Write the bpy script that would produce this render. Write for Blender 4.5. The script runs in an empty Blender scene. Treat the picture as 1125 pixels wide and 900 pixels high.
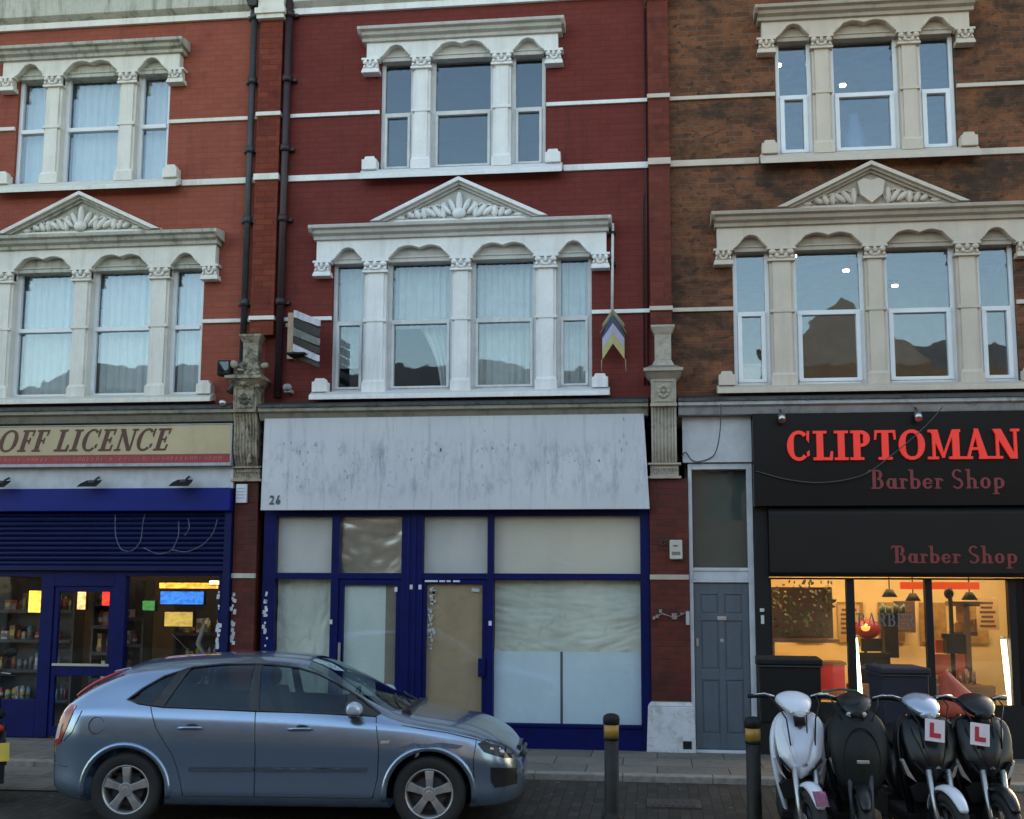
import bpy, bmesh, math, random
import numpy as np
from mathutils import Vector, Matrix
random.seed(7)
R = math.radians
S = bpy.context.scene
COL = S.collection
CAMY, CAMZ = -14.2, 1.93
def zz(z, Y):            # a height read off the wall plane, moved onto a face standing proud of it
    return CAMZ + (z - CAMZ) * (Y - CAMY) / (-CAMY)

# ------------------------------------------------------------------ mesh builder
class MB:
    def __init__(s): s.v = []; s.f = []; s.m = []; s.sm = []
    def face(s, idx, m=0, smooth=False): s.f.append(tuple(idx)); s.m.append(m); s.sm.append(smooth)
    def add(s, vs, fs, m=0, smooth=False):
        o = len(s.v); s.v += [tuple(v) for v in vs]
        for f in fs: s.face([i + o for i in f], m, smooth)
        return s
    def box(s, x0, x1, y0, y1, z0, z1, m=0):
        return s.add([(x0,y0,z0),(x1,y0,z0),(x1,y1,z0),(x0,y1,z0),(x0,y0,z1),(x1,y0,z1),(x1,y1,z1),(x0,y1,z1)],
              [(0,3,2,1),(4,5,6,7),(0,1,5,4),(1,2,6,5),(2,3,7,6),(3,0,4,7)], m)
    def frus(s, x0, x1, y0, y1, z0, X0, X1, Y0, Y1, z1, m=0):
        return s.add([(x0,y0,z0),(x1,y0,z0),(x1,y1,z0),(x0,y1,z0),(X0,Y0,z1),(X1,Y0,z1),(X1,Y1,z1),(X0,Y1,z1)],
              [(0,3,2,1),(4,5,6,7),(0,1,5,4),(1,2,6,5),(2,3,7,6),(3,0,4,7)], m)
    def prism(s, pts, y0, y1, m=0):      # outline in x,z (counter-clockwise seen from -Y), from y0 (front) to y1
        n = len(pts)
        s.add([(x,y0,z) for x,z in pts] + [(x,y1,z) for x,z in pts],
              [tuple(range(n)), tuple(range(2*n-1, n-1, -1))] + [(i, i+n, (i+1)%n+n, (i+1)%n) for i in range(n)], m)
        return s
    def prism_x(s, pts, x0, x1, m=0):    # profile in y,z swept along x
        n = len(pts)
        s.add([(x0,y,z) for y,z in pts] + [(x1,y,z) for y,z in pts],
              [tuple(range(n)), tuple(range(2*n-1, n-1, -1))] + [(i, i+n, (i+1)%n+n, (i+1)%n) for i in range(n)], m)
        return s
    def tube(s, path, r, n=8, m=0, cap=True, closed=False):
        P = [Vector(p) for p in path]; rings = []
        rr = r if isinstance(r, (list, tuple)) else [r]*len(P)
        up = None
        for i, p in enumerate(P):
            if closed: t = P[(i+1) % len(P)] - P[i-1]
            else: t = P[min(i+1, len(P)-1)] - P[max(i-1, 0)]
            if t.length < 1e-9: t = Vector((0,0,1))
            t.normalize()
            if up is None:
                up = Vector((0,0,1)) if abs(t.z) < .9 else Vector((1,0,0))
            a = t.cross(up); 
            if a.length < 1e-6: a = t.cross(Vector((0,1,0)))
            a.normalize(); b = a.cross(t).normalized(); up = b
            rings.append([p + (a*math.cos(2*math.pi*k/n) + b*math.sin(2*math.pi*k/n))*rr[i] for k in range(n)])
        o = len(s.v); s.v += [tuple(q) for g in rings for q in g]
        L = len(P)
        for i in range(L if closed else L-1):
            j = (i+1) % L
            for k in range(n):
                s.face((o+i*n+k, o+j*n+k, o+j*n+(k+1)%n, o+i*n+(k+1)%n), m, True)
        if cap and not closed:
            s.face([o+k for k in range(n)], m); s.face([o+(L-1)*n+k for k in range(n-1,-1,-1)], m)
        return s
    def lump(s, c, r, nu=10, nv=6, m=0, rot=None):
        rx, ry, rz = r if isinstance(r, (tuple, list)) else (r, r, r)
        vs = [Vector((0,0,rz))]
        for i in range(1, nv):
            a = math.pi*i/nv
            for k in range(nu):
                b = 2*math.pi*k/nu
                vs.append(Vector((rx*math.sin(a)*math.cos(b), ry*math.sin(a)*math.sin(b), rz*math.cos(a))))
        vs.append(Vector((0,0,-rz)))
        if rot is not None:
            M = rot if isinstance(rot, Matrix) else Matrix.Rotation(rot, 3, 'Y')
            vs = [M @ v for v in vs]
        c = Vector(c); vs = [v + c for v in vs]
        fs = [(0, 1+k, 1+(k+1)%nu) for k in range(nu)]
        for i in range(nv-2):
            for k in range(nu):
                a = 1+i*nu; fs.append((a+k, a+nu+k, a+nu+(k+1)%nu, a+(k+1)%nu))
        a = 1+(nv-2)*nu; e = len(vs)-1
        fs += [(a+k, e, a+(k+1)%nu) for k in range(nu)]
        return s.add(vs, fs, m, True)
    def loft(s, rings, m=0, cap=True, smooth=True):
        n = len(rings[0]); o = len(s.v)
        s.v += [tuple(p) for r in rings for p in r]
        for i in range(len(rings)-1):
            for k in range(n):
                s.face((o+i*n+k, o+i*n+(k+1)%n, o+(i+1)*n+(k+1)%n, o+(i+1)*n+k), m, smooth)
        if cap:
            s.face([o+k for k in range(n-1,-1,-1)], m); s.face([o+(len(rings)-1)*n+k for k in range(n)], m)
        return s
    def cyl(s, c, axis, r, h, n=20, m=0, r2=None):
        c = Vector(c); d = {'x':Vector((1,0,0)),'y':Vector((0,1,0)),'z':Vector((0,0,1))}[axis] if isinstance(axis, str) else Vector(axis).normalized()
        a = d.orthogonal().normalized(); b = d.cross(a); r2 = r if r2 is None else r2
        rg = lambda q, rad: [q + (a*math.cos(2*math.pi*k/n)+b*math.sin(2*math.pi*k/n))*rad for k in range(n)]
        return s.loft([rg(c, r), rg(c+d*h, r2)], m)
    def xf(s, M):
        s.v = [tuple(M @ Vector(v)) for v in s.v]; return s
    def build(s, name, mats, parent=None, bevel=0, world=True, subsurf=0, sharp=None):
        me = bpy.data.meshes.new(name)
        mats = mats if isinstance(mats, (list, tuple)) else [mats]
        off = Vector((0,0,0))
        if parent is not None and world: off = wloc(parent)
        me.from_pydata([tuple(Vector(v)-off) for v in s.v], [], s.f)
        for m_ in mats: me.materials.append(m_)
        for p, m_, sm in zip(me.polygons, s.m, s.sm): p.material_index = m_; p.use_smooth = sm
        bm = bmesh.new(); bm.from_mesh(me); bmesh.ops.recalc_face_normals(bm, faces=bm.faces); bm.to_mesh(me); bm.free()
        me.update()
        o = bpy.data.objects.new(name, me); COL.objects.link(o)
        if parent is not None: o.parent = parent
        if bevel:
            b = o.modifiers.new('bevel', 'BEVEL'); b.width = bevel; b.segments = 2; b.limit_method = 'ANGLE'; b.angle_limit = R(50)
        if subsurf:
            b = o.modifiers.new('sub', 'SUBSURF'); b.levels = subsurf; b.render_levels = subsurf
        return o
WL = {}
def wloc(o):
    v = Vector((0,0,0))
    while o is not None: v = v + Vector(WL.get(o.name, (0,0,0))); o = o.parent
    return v
def thing(name, label, cat, loc=(0,0,0), rotz=0, group=None):
    o = bpy.data.objects.new(name, None); COL.objects.link(o); o.empty_display_size = .2
    o.location = loc; o.rotation_euler = (0,0,rotz); WL[o.name] = tuple(loc)
    o['label'] = label; o['category'] = cat
    if group: o['group'] = group
    return o
def tag(o, label, cat, group=None):
    o['label'] = label; o['category'] = cat
    if group: o['group'] = group
    return o
def struct(o): o['kind'] = 'structure'; return o

# ------------------------------------------------------------------ materials
def newmat(name):
    m = bpy.data.materials.new(name); m.use_nodes = True
    nt = m.node_tree; b = nt.nodes['Principled BSDF']; return m, nt, b
def N(nt, t, **k):
    n = nt.nodes.new(t)
    for a, v in k.items(): setattr(n, a, v)
    return n
def coords(nt, sc=(1,1,1), kind='Object'):
    tc = N(nt, 'ShaderNodeTexCoord'); mp = N(nt, 'ShaderNodeMapping'); mp.inputs['Scale'].default_value = sc
    nt.links.new(tc.outputs[kind], mp.inputs['Vector']); return mp.outputs[0]
def noise(nt, sc, scale=5, detail=4, rough=.55, dist=0):
    n = N(nt, 'ShaderNodeTexNoise'); n.inputs['Scale'].default_value = scale; n.inputs['Detail'].default_value = detail
    n.inputs['Roughness'].default_value = rough; n.inputs['Distortion'].default_value = dist
    nt.links.new(coords(nt, sc), n.inputs['Vector']); return n.outputs['Fac']
def ramp(nt, fac, a, b, ca=(0,0,0,1), cb=(1,1,1,1)):
    r = N(nt, 'ShaderNodeValToRGB'); r.color_ramp.elements[0].position = a; r.color_ramp.elements[1].position = b
    r.color_ramp.elements[0].color = ca; r.color_ramp.elements[1].color = cb
    nt.links.new(fac, r.inputs[0]); return r.outputs[0]
def mix(nt, fac, a, b, mode='MIX'):
    m = N(nt, 'ShaderNodeMix', data_type='RGBA', blend_type=mode)
    if isinstance(fac, (int, float)): m.inputs[0].default_value = fac
    else: nt.links.new(fac, m.inputs[0])
    for i, q in ((6, a), (7, b)):
        if isinstance(q, tuple): m.inputs[i].default_value = (*q[:3], 1)
        else: nt.links.new(q, m.inputs[i])
    return m.outputs[2]
def bump(nt, b, h, strength=.3, dist=.01):
    n = N(nt, 'ShaderNodeBump'); n.inputs['Strength'].default_value = strength; n.inputs['Distance'].default_value = dist
    nt.links.new(h, n.inputs['Height']); nt.links.new(n.outputs[0], b.inputs['Normal'])
def plain(name, col, rough=.5, metal=0, spec=.5, coat=0, var=.12, vs=6, bmp=0, dirt=None, dirtamt=.5):
    m, nt, b = newmat(name)
    b.inputs['Roughness'].default_value = rough; b.inputs['Metallic'].default_value = metal
    b.inputs['Specular IOR Level'].default_value = spec; b.inputs['Coat Weight'].default_value = coat
    f = noise(nt, (1,1,1), vs, 5, .6)
    c = mix(nt, ramp(nt, f, .3, .7), tuple(x*(1-var) for x in col), tuple(min(1,x*(1+var)) for x in col))
    if dirt:
        g = ramp(nt, noise(nt, (1.6,1.6,.5), 3.2, 7, .7, .6), .5, .75)
        mm = N(nt, 'ShaderNodeMath', operation='MULTIPLY'); nt.links.new(g, mm.inputs[0]); mm.inputs[1].default_value = dirtamt
        c = mix(nt, mm.outputs[0], c, dirt)
    nt.links.new(c, b.inputs['Base Color'])
    if bmp: bump(nt, b, noise(nt, (1,1,1), 60, 4, .6), bmp, .004)
    return m
def stone(name, col, dirt, amt=.6, hi=.72, streak=True, rough=.75):
    m, nt, b = newmat(name); b.inputs['Roughness'].default_value = rough; b.inputs['Specular IOR Level'].default_value = .25
    c = mix(nt, ramp(nt, noise(nt, (1,1,1), 2.5, 4), .3, .7), tuple(x*.9 for x in col), tuple(min(1,x*1.06) for x in col))
    g = ramp(nt, noise(nt, (3,3,.35 if streak else 3), 2.2, 8, .75, .4), .48, hi)
    g2 = ramp(nt, noise(nt, (1,1,1), 22, 6, .7), .5, .72)
    a = N(nt, 'ShaderNodeMath', operation='MAXIMUM'); q = N(nt, 'ShaderNodeMath', operation='MULTIPLY'); q.inputs[1].default_value = .45
    nt.links.new(g2, q.inputs[0]); nt.links.new(g, a.inputs[0]); nt.links.new(q.outputs[0], a.inputs[1])
    mm = N(nt, 'ShaderNodeMath', operation='MULTIPLY'); nt.links.new(a.outputs[0], mm.inputs[0]); mm.inputs[1].default_value = amt
    # soot lying on upward faces
    geo = N(nt, 'ShaderNodeNewGeometry'); sx = N(nt, 'ShaderNodeSeparateXYZ'); nt.links.new(geo.outputs['Normal'], sx.inputs[0])
    up = ramp(nt, sx.outputs[2], .55, .9)
    mu = N(nt, 'ShaderNodeMath', operation='MULTIPLY'); nt.links.new(up, mu.inputs[0]); mu.inputs[1].default_value = min(.8, amt+.15)
    mx = N(nt, 'ShaderNodeMath', operation='MAXIMUM'); nt.links.new(mm.outputs[0], mx.inputs[0]); nt.links.new(mu.outputs[0], mx.inputs[1])
    nt.links.new(mix(nt, mx.outputs[0], c, dirt), b.inputs['Base Color'])
    bump(nt, b, noise(nt, (1,1,1), 45, 5, .65), .35, .006)
    return m
def brick(name, c1, c2, mortar, painted=0, patches=(), bw=.225, rh=.075, ms=.006, rough=.85, bstr=.5, amp=.35):
    m, nt, b = newmat(name); b.inputs['Roughness'].default_value = rough; b.inputs['Specular IOR Level'].default_value = .2
    tc = N(nt, 'ShaderNodeTexCoord'); sx = N(nt, 'ShaderNodeSeparateXYZ'); nt.links.new(tc.outputs['Object'], sx.inputs[0])
    ad = N(nt, 'ShaderNodeMath'); nt.links.new(sx.outputs[0], ad.inputs[0]); nt.links.new(sx.outputs[1], ad.inputs[1])
    cx = N(nt, 'ShaderNodeCombineXYZ'); nt.links.new(ad.outputs[0], cx.inputs[0]); nt.links.new(sx.outputs[2], cx.inputs[1])
    br = N(nt, 'ShaderNodeTexBrick'); br.inputs['Scale'].default_value = 1; br.inputs['Brick Width'].default_value = bw
    br.inputs['Row Height'].default_value = rh; br.inputs['Mortar Size'].default_value = ms; br.inputs['Mortar Smooth'].default_value = .3
    br.inputs['Color1'].default_value = (*c1,1); br.inputs['Color2'].default_value = (*c2,1); br.inputs['Mortar'].default_value = (*mortar,1)
    nt.links.new(cx.outputs[0], br.inputs['Vector'])
    c = br.outputs['Color']
    for i, (col, sc, lo, hi, am, zs) in enumerate(patches):
        g = ramp(nt, noise(nt, (1,1,zs), sc, 6, .68, .3+.2*i), lo, hi)
        q = N(nt, 'ShaderNodeMath', operation='MULTIPLY'); nt.links.new(g, q.inputs[0]); q.inputs[1].default_value = am
        c = mix(nt, q.outputs[0], c, col)
    f = noise(nt, (1,1,1), 9, 5, .7)
    c = mix(nt, amp, c, ramp(nt, f, .3, .75, (.35,.35,.35,1), (1,1,1,1)), 'MULTIPLY')
    nt.links.new(c, b.inputs['Base Color'])
    inv = N(nt, 'ShaderNodeMath', operation='SUBTRACT'); inv.inputs[0].default_value = 1; nt.links.new(br.outputs['Fac'], inv.inputs[1])
    n2 = noise(nt, (1,1,1), 55, 4, .7); mq = N(nt, 'ShaderNodeMath', operation='MULTIPLY_ADD'); nt.links.new(n2, mq.inputs[0]); mq.inputs[1].default_value = .35
    nt.links.new(inv.outputs[0], mq.inputs[2]); bump(nt, b, mq.outputs[0], bstr, .006)
    return m
def glassmat(name, tint=(1,1,1), ior=1.75, rough=.015, wav=.04):
    m = bpy.data.materials.new(name); m.use_nodes = True; nt = m.node_tree; nt.nodes.clear()
    o = N(nt, 'ShaderNodeOutputMaterial'); mx = N(nt, 'ShaderNodeMixShader'); fr = N(nt, 'ShaderNodeFresnel'); ior_m = N(nt, 'ShaderNodeMapRange'); geo = N(nt, 'ShaderNodeNewGeometry'); ior_m.inputs[3].default_value = ior; ior_m.inputs[4].default_value = 1/ior; nt.links.new(geo.outputs['Backfacing'], ior_m.inputs[0]); nt.links.new(ior_m.outputs[0], fr.inputs[0])
    t = N(nt, 'ShaderNodeBsdfTransparent'); t.inputs[0].default_value = (*tint,1)
    g = N(nt, 'ShaderNodeBsdfGlossy'); g.inputs['Roughness'].default_value = rough; g.inputs['Color'].default_value = (.70,.85,.98,1)
    bp = N(nt, 'ShaderNodeBump'); bp.inputs['Strength'].default_value = wav; bp.inputs['Distance'].default_value = .05
    nt.links.new(noise(nt, (1,1,1), 2.2, 2, .5), bp.inputs['Height']); nt.links.new(bp.outputs[0], g.inputs['Normal'])
    # grime film on the pane
    nt.links.new(fr.outputs[0], mx.inputs[0]); nt.links.new(t.outputs[0], mx.inputs[1]); nt.links.new(g.outputs[0], mx.inputs[2])
    nt.links.new(mx.outputs[0], o.inputs[0]); return m
def emit(name, col, st, pat=0):
    m, nt, b = newmat(name); b.inputs['Base Color'].default_value = (*col,1)
    b.inputs['Emission Color'].default_value = (*col,1); b.inputs['Emission Strength'].default_value = st
    if pat: nt.links.new(mix(nt, ramp(nt, noise(nt,(1,1,1.6),pat,3,.7), .42,.56), tuple(x*.45 for x in col), col), b.inputs['Emission Color'])
    return m

M = {}
M['brickA'] = brick('painted_orange_brick', (.335,.092,.060), (.30,.080,.052), (.255,.07,.05), patches=[((.12,.04,.035), 6, .56, .76, .4, .12), ((.36,.13,.09), 2.2, .55, .75, .35, .8), ((.20,.04,.035), 1.1, .5, .7, .5, 1), ((.10,.035,.03), 3.4, .62, .75, .5, .6)], bstr=.25, amp=.15)
M['brickB'] = brick('painted_dark_red_brick', (.185,.038,.032), (.165,.034,.028), (.135,.03,.026), patches=[((.07,.022,.02), 6, .56, .76, .45, .12), ((.20,.05,.042), 2.4, .55, .75, .35, .8), ((.12,.02,.02), 1.0, .5, .7, .5, 1), ((.06,.02,.02), 3.0, .62, .78, .5, .5)], bstr=.3, amp=.2)
M['brickC'] = brick('weathered_stock_brick', (.29,.10,.048), (.16,.058,.034), (.17,.125,.09), patches=[((.05,.036,.027), 1.15, .44, .60, .85, 1.6), ((.34,.13,.055), 1.7, .50, .68, .6, 1.4), ((.04,.03,.025), 6, .55, .63, .75, 2.2)], bstr=.6, amp=.5, ms=.008)
M['brickP'] = brick('glazed_dark_red_brick', (.15,.03,.02), (.10,.02,.016), (.06,.035,.03), patches=[((.05,.02,.018), 2.2, .5, .68, .6, 1)], bstr=.6, rough=.5)
M['brickPo'] = brick('orange_red_pilaster_brick', (.25,.055,.03), (.18,.036,.024), (.13,.035,.026), patches=[((.05,.02,.02), 4, .56, .7, .7, .7)], bstr=.5)
M['brickPn'] = brick('faded_red_pilaster_brick', (.22,.05,.034), (.15,.034,.026), (.12,.05,.04), patches=[((.05,.025,.022), 4, .55, .7, .6, .7)], bstr=.5)
M['stoneA'] = stone('cream_painted_stucco', (.78,.75,.69), (.30,.28,.20), .38)
M['stoneB'] = stone('white_painted_stucco', (.80,.81,.82), (.36,.34,.33), .35)
M['stoneC'] = stone('beige_painted_stucco', (.62,.53,.45), (.36,.30,.25), .35)
M['stoneBg'] = stone('weathered_grey_stucco', (.56,.55,.53), (.26,.25,.23), .5)
M['stoneAg'] = stone('mossy_grey_stucco', (.52,.51,.45), (.17,.17,.12), .75, .64)
M['stoneCg'] = stone('drab_beige_stucco', (.46,.39,.325), (.22,.185,.155), .5)
M['consoleA'] = stone('sooty_carved_stone', (.36,.31,.23), (.07,.06,.05), .9, .6, False)
M['consoleB'] = stone('dusty_carved_stone', (.42,.37,.31), (.16,.13,.11), .7, .68, False)
M['upvc'] = plain('white_upvc', (.74,.76,.79), .35, var=.04)
M['upvcB'] = plain('dull_white_window_paint', (.60,.61,.62), .5, var=.1, dirt=(.3,.28,.26), dirtamt=.4)
M['glass'] = glassmat('window_glass', ior=1.80)
M['glassS'] = glassmat('shop_glass', ior=1.42)
M['glassB'] = glassmat('dusty_window_glass', tint=(.9,.92,.93), ior=1.66)
M['glassD'] = glassmat('tinted_car_glass', tint=(.52,.60,.60), ior=1.55, wav=0)
M['blind'] = plain('white_roller_blind', (.55,.62,.66), .8)
M['blue'] = plain('gloss_navy_paint', (.0012,.006,.075), .42, spec=.16, var=.2, dirt=(.008,.012,.035), dirtamt=.3)
M['blueL'] = plain('royal_blue_shutter_box_paint', (.002,.012,.155), .45, spec=.2, var=.12, vs=2, dirt=(.004,.012,.07), dirtamt=.6)
M['blueD'] = plain('dark_blue_shutter_paint', (.0015,.007,.06), .5, spec=.2, var=.2, vs=2)
M['black'] = plain('black_gloss_board', (.0035,.004,.0055), .35, spec=.22, var=.2)
M['blackm'] = plain('matt_black', (.007,.007,.008), .6, spec=.3)
M['charcoal'] = plain('charcoal_shutter', (.0055,.006,.0065), .42, spec=.3, vs=2, var=.3)
M['lead'] = stone('grey_lead_flashing', (.085,.085,.085), (.03,.03,.03), .7, .6, False)
M['corn'] = plain('grey_painted_cornice', (.36,.37,.39), .6, dirt=(.12,.12,.11), dirtamt=.8)
M['cornA'] = plain('buff_painted_cornice', (.26,.24,.19), .7, dirt=(.06,.06,.05), dirtamt=.8)
M['white'] = plain('white_board', (.62,.65,.70), .6, var=.03, dirt=(.36,.38,.42), dirtamt=.5)
M['panelg'] = plain('grey_white_panel', (.48,.50,.54), .6, dirt=(.3,.3,.32), dirtamt=.5)
M['slate'] = plain('blue_grey_door_paint', (.075,.098,.125), .5, var=.08, dirt=(.05,.06,.075), dirtamt=.5)
M['pipe'] = plain('black_cast_iron', (.035,.036,.042), .5, var=.3)
M['pipep'] = plain('maroon_painted_pipe', (.03,.012,.016), .5, var=.3)
M['steel'] = plain('brushed_steel', (.5,.5,.5), .35, .9)
M['curt'] = plain('pale_curtain_cloth', (.38,.455,.45), .9, var=.06)
M['net'] = plain('net_curtain_cloth', (.55,.57,.54), .9, var=.1)
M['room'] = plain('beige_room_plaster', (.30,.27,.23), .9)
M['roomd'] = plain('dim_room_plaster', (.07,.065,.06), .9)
M['cable'] = plain('dark_cable', (.02,.02,.022), .6)
M['red'] = plain('red_plastic', (.5,.02,.015), .5)
M['redg'] = emit('lit_red_letters', (.62,.030,.022), .10)
M['redd'] = plain('dull_red_letters', (.22,.03,.035), .5)
M['bulb'] = emit('lit_spotlight', (1,.93,.82), 14)
M['yellow'] = plain('amber_reflective_band', (.38,.20,.03), .4)
M['slatef'] = plain('roof_slate', (.05,.052,.06), .7)
M['wood'] = plain('varnished_wood', (.16,.08,.035), .5)
# ------------------------------------------------------------------ glyphs (stroke-built serif letters)
def arcpts(cx, cz, rx, rz, a0, a1, n=16): return [(cx+rx*math.cos(R(a0+(a1-a0)*i/n)), cz+rz*math.sin(R(a0+(a1-a0)*i/n))) for i in range(n+1)]
def band(mb, out, inn, y0, y1, T):
    for i in range(len(out)-1):
        q = [T(*inn[i]), T(*out[i]), T(*out[i+1]), T(*inn[i+1])]
        mb.prism(q, y0, y1)
def glyph(mb, ch, x, z, h, y0, y1, bold=.20, slant=0, wx=1.0):
    """draws one capital/lowercase serif letter, height h, returns advance"""
    def T(u, v): return (x + (u*wx + slant*v)*h, z + v*h)
    yk = [y0, 0]
    def Y():
        yk[1] += 1; return y0 - .00022*yk[1]
    def rect(u0, v0, u1, v1): mb.prism([T(u0,v0),T(u1,v0),T(u1,v1),T(u0,v1)], Y(), y1)
    def quad(*p): mb.prism([T(*q) for q in p], Y(), y1)
    B = bold; t = bold*.42; s = bold*.42; st = .085
    def serif(c, v, w=None, up=True):
        w = w or B*1.05
        rect(c-w, v, c+w, v+st) if up else rect(c-w, v-st, c+w, v)
    def ring(cx, cz, rx, rz, a0, a1):
        o = arcpts(cx, cz, rx, rz, a0, a1, 18); i = []
        for k in range(19):
            a = R(a0+(a1-a0)*k/18); th = t + (B-t)*abs(math.cos(a))**1.3
            i.append((cx+(rx-th)*math.cos(a), cz+(rz-t-(B-t)*.12)*math.sin(a)))
        band(mb, o, i, Y(), y1, T)
    if ch == 'I': rect(.22-B/2,0,.22+B/2,1); serif(.22,0); serif(.22,1,up=False); return .5*h*wx
    if ch == 'L': rect(.14,0,.14+B,1); serif(.14+B/2,1,up=False); rect(.02,0,.68,st*1.1); quad((.58,0),(.70,0),(.72,.30),(.64,.30)); return .76*h*wx
    if ch == 'C': ring(.42,.5,.42,.52,48,312); quad((.70,.72),(.78,.60),(.80,1),(.72,1)); quad((.70,.28),(.72,.12),(.80,.16),(.80,.34)); return .88*h*wx
    if ch == 'O': ring(.46,.5,.46,.52,0,360); return 1.0*h*wx
    if ch == 'E':
        rect(.12,0,.12+B,1); rect(.02,0,.64,st); rect(.02,1-st,.62,1); rect(.12,.46,.50,.46+st)
        quad((.57,0),(.66,0),(.68,.28),(.61,.28)); quad((.57,1),(.55,.74),(.61,.74),(.64,1)); rect(.46,.36,.52,.64); return .76*h*wx
    if ch == 'F':
        rect(.12,0,.12+B,1); serif(.12+B/2,0); rect(.02,1-st,.62,1); rect(.12,.46,.50,.46+st)
        quad((.57,1),(.55,.72),(.61,.72),(.64,1)); rect(.46,.36,.52,.64); return .70*h*wx
    if ch == 'P':
        rect(.12,0,.12+B,1); serif(.12+B/2,0); rect(.02,1-st,.40,1); ring(.38,.72,.32,.28,-90,90); rect(.12,.44,.38,.44+t); return .80*h*wx
    if ch == 'T':
        rect(.40-B/2,0,.40+B/2,1); serif(.40,0); rect(.04,1-st,.76,1); quad((.04,1),(.02,.68),(.08,.68),(.13,1)); quad((.67,1),(.72,.68),(.78,.68),(.76,1)); return .84*h*wx
    if ch == 'M':
        rect(.14,0,.14+t,1); rect(.84,0,.84+B,1); quad((.06,1),(.06+B*1.15,1),(.56,.05),(.48,.05)); quad((.46,.05),(.54,.05),(.92,1),(.84,1))
        serif(.16,0,B*.8); serif(.84+B/2,0); rect(.0,1-st,.22,1); rect(.84,1-st,1.12,1); return 1.18*h*wx
    if ch == 'A':
        quad((.10,0),(.10+t,0),(.50,.98),(.40,.98)); quad((.38,1.02),(.52,1.02),(.84,0),(.84-B*1.15,0)); rect(.24,.30,.66,.30+t*.9); serif(.13,0,B*.75); serif(.75,0,B*.95); return .95*h*wx
    if ch == 'N':
        rect(.14,0,.14+t,1); rect(.76,0,.76+t,1); quad((.04,1),(.04+B*1.2,1),(.84,0),(.84-B*.9,0)); serif(.17,0,B*.8); rect(.66,1-st,.96,1); return 1.0*h*wx
    if ch == 'R':
        rect(.12,0,.12+B,1); serif(.12+B/2,0); rect(.02,1-st,.40,1); ring(.38,.72,.32,.28,-90,90); rect(.12,.44,.38,.44+t); quad((.38,.46),(.5,.5),(.80,0),(.80-B,0)); return .86*h*wx
    if ch == 'B':
        rect(.12,0,.12+B,1); rect(-.06,1-st,.40,1); ring(.38,.74,.28,.26,-90,90); ring(.40,.27,.32,.28,-90,90); rect(.04,0,.42,t); quad((-.06,1),(-.14,.86),(-.08,.82),(.04,.92)); return .84*h*wx
    if ch == 'S':
        o1 = arcpts(.34,.74,.28,.26,30,270,14); i1 = arcpts(.34,.74,.28-B*.7,.26-t,30,270,14); band(mb,o1,i1,Y(),y1,T)
        o1 = arcpts(.34,.26,.30,.28,90,-150,14); i1 = arcpts(.34,.26,.30-B*.7,.28-t,90,-150,14); band(mb,o1,i1,Y(),y1,T); quad((.08,.62),(.24,.58),(.60,.40),(.44,.36)); return .76*h*wx
    if ch == 'a': ring(.26,.28,.26,.28,0,360); rect(.40,0,.40+B*.8,.54); rect(.5,0,.66,st*.8); return .68*h*wx
    if ch == 'r': rect(.08,0,.08+B*.85,.54); rect(.0,0,.34,st*.8); ring(.30,.34,.20,.2,20,140); rect(.0,.54-st*.8,.2,.54); return .50*h*wx
    if ch == 'b': rect(.08,0,.08+B*.85,1.0); ring(.34,.27,.28,.28,0,360); rect(-.02,1-st*.8,.2,1); return .70*h*wx
    if ch == 'e': ring(.28,.27,.28,.28,20,330); rect(.06,.25,.52,.25+t*.8); return .62*h*wx
    if ch == 'h': rect(.08,0,.08+B*.85,1.0); ring(.32,.28,.26,.28,0,150); rect(.40,0,.40+B*.85,.32); rect(0,0,.28,st*.8); rect(.36,0,.68,st*.8); rect(-.02,1-st*.8,.2,1); return .74*h*wx
    if ch == 'o': ring(.28,.28,.28,.29,0,360); return .64*h*wx
    if ch == 'p': rect(.08,-.30,.08+B*.85,.54); ring(.34,.27,.28,.28,0,360); rect(-.02,-.30,.34,-.30+st*.8); return .72*h*wx
    if ch == '2': 
        o1 = arcpts(.28,.72,.26,.28,170,-40,12); i1 = arcpts(.28,.72,.26-B*.8,.28-B*.8,170,-40,12); band(mb,o1,i1,Y(),y1,T); quad((.02,0),(.2,.0),(.50,.56),(.36,.56)); rect(.02,0,.54,B*.8); return .66*h*wx
    if ch == '6': ring(.28,.30,.26,.30,0,360); quad((.02,.3),(.2,.4),(.46,.98),(.28,1.0)); return .64*h*wx
    return .34*h*wx
def text(mb, s, x, z, h, y0, y1, **k):
    ls = k.pop('ls', .04)
    for c in s: x += glyph(mb, c, x, z, h, y0, y1, **k) + ls*h
    return x

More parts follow.
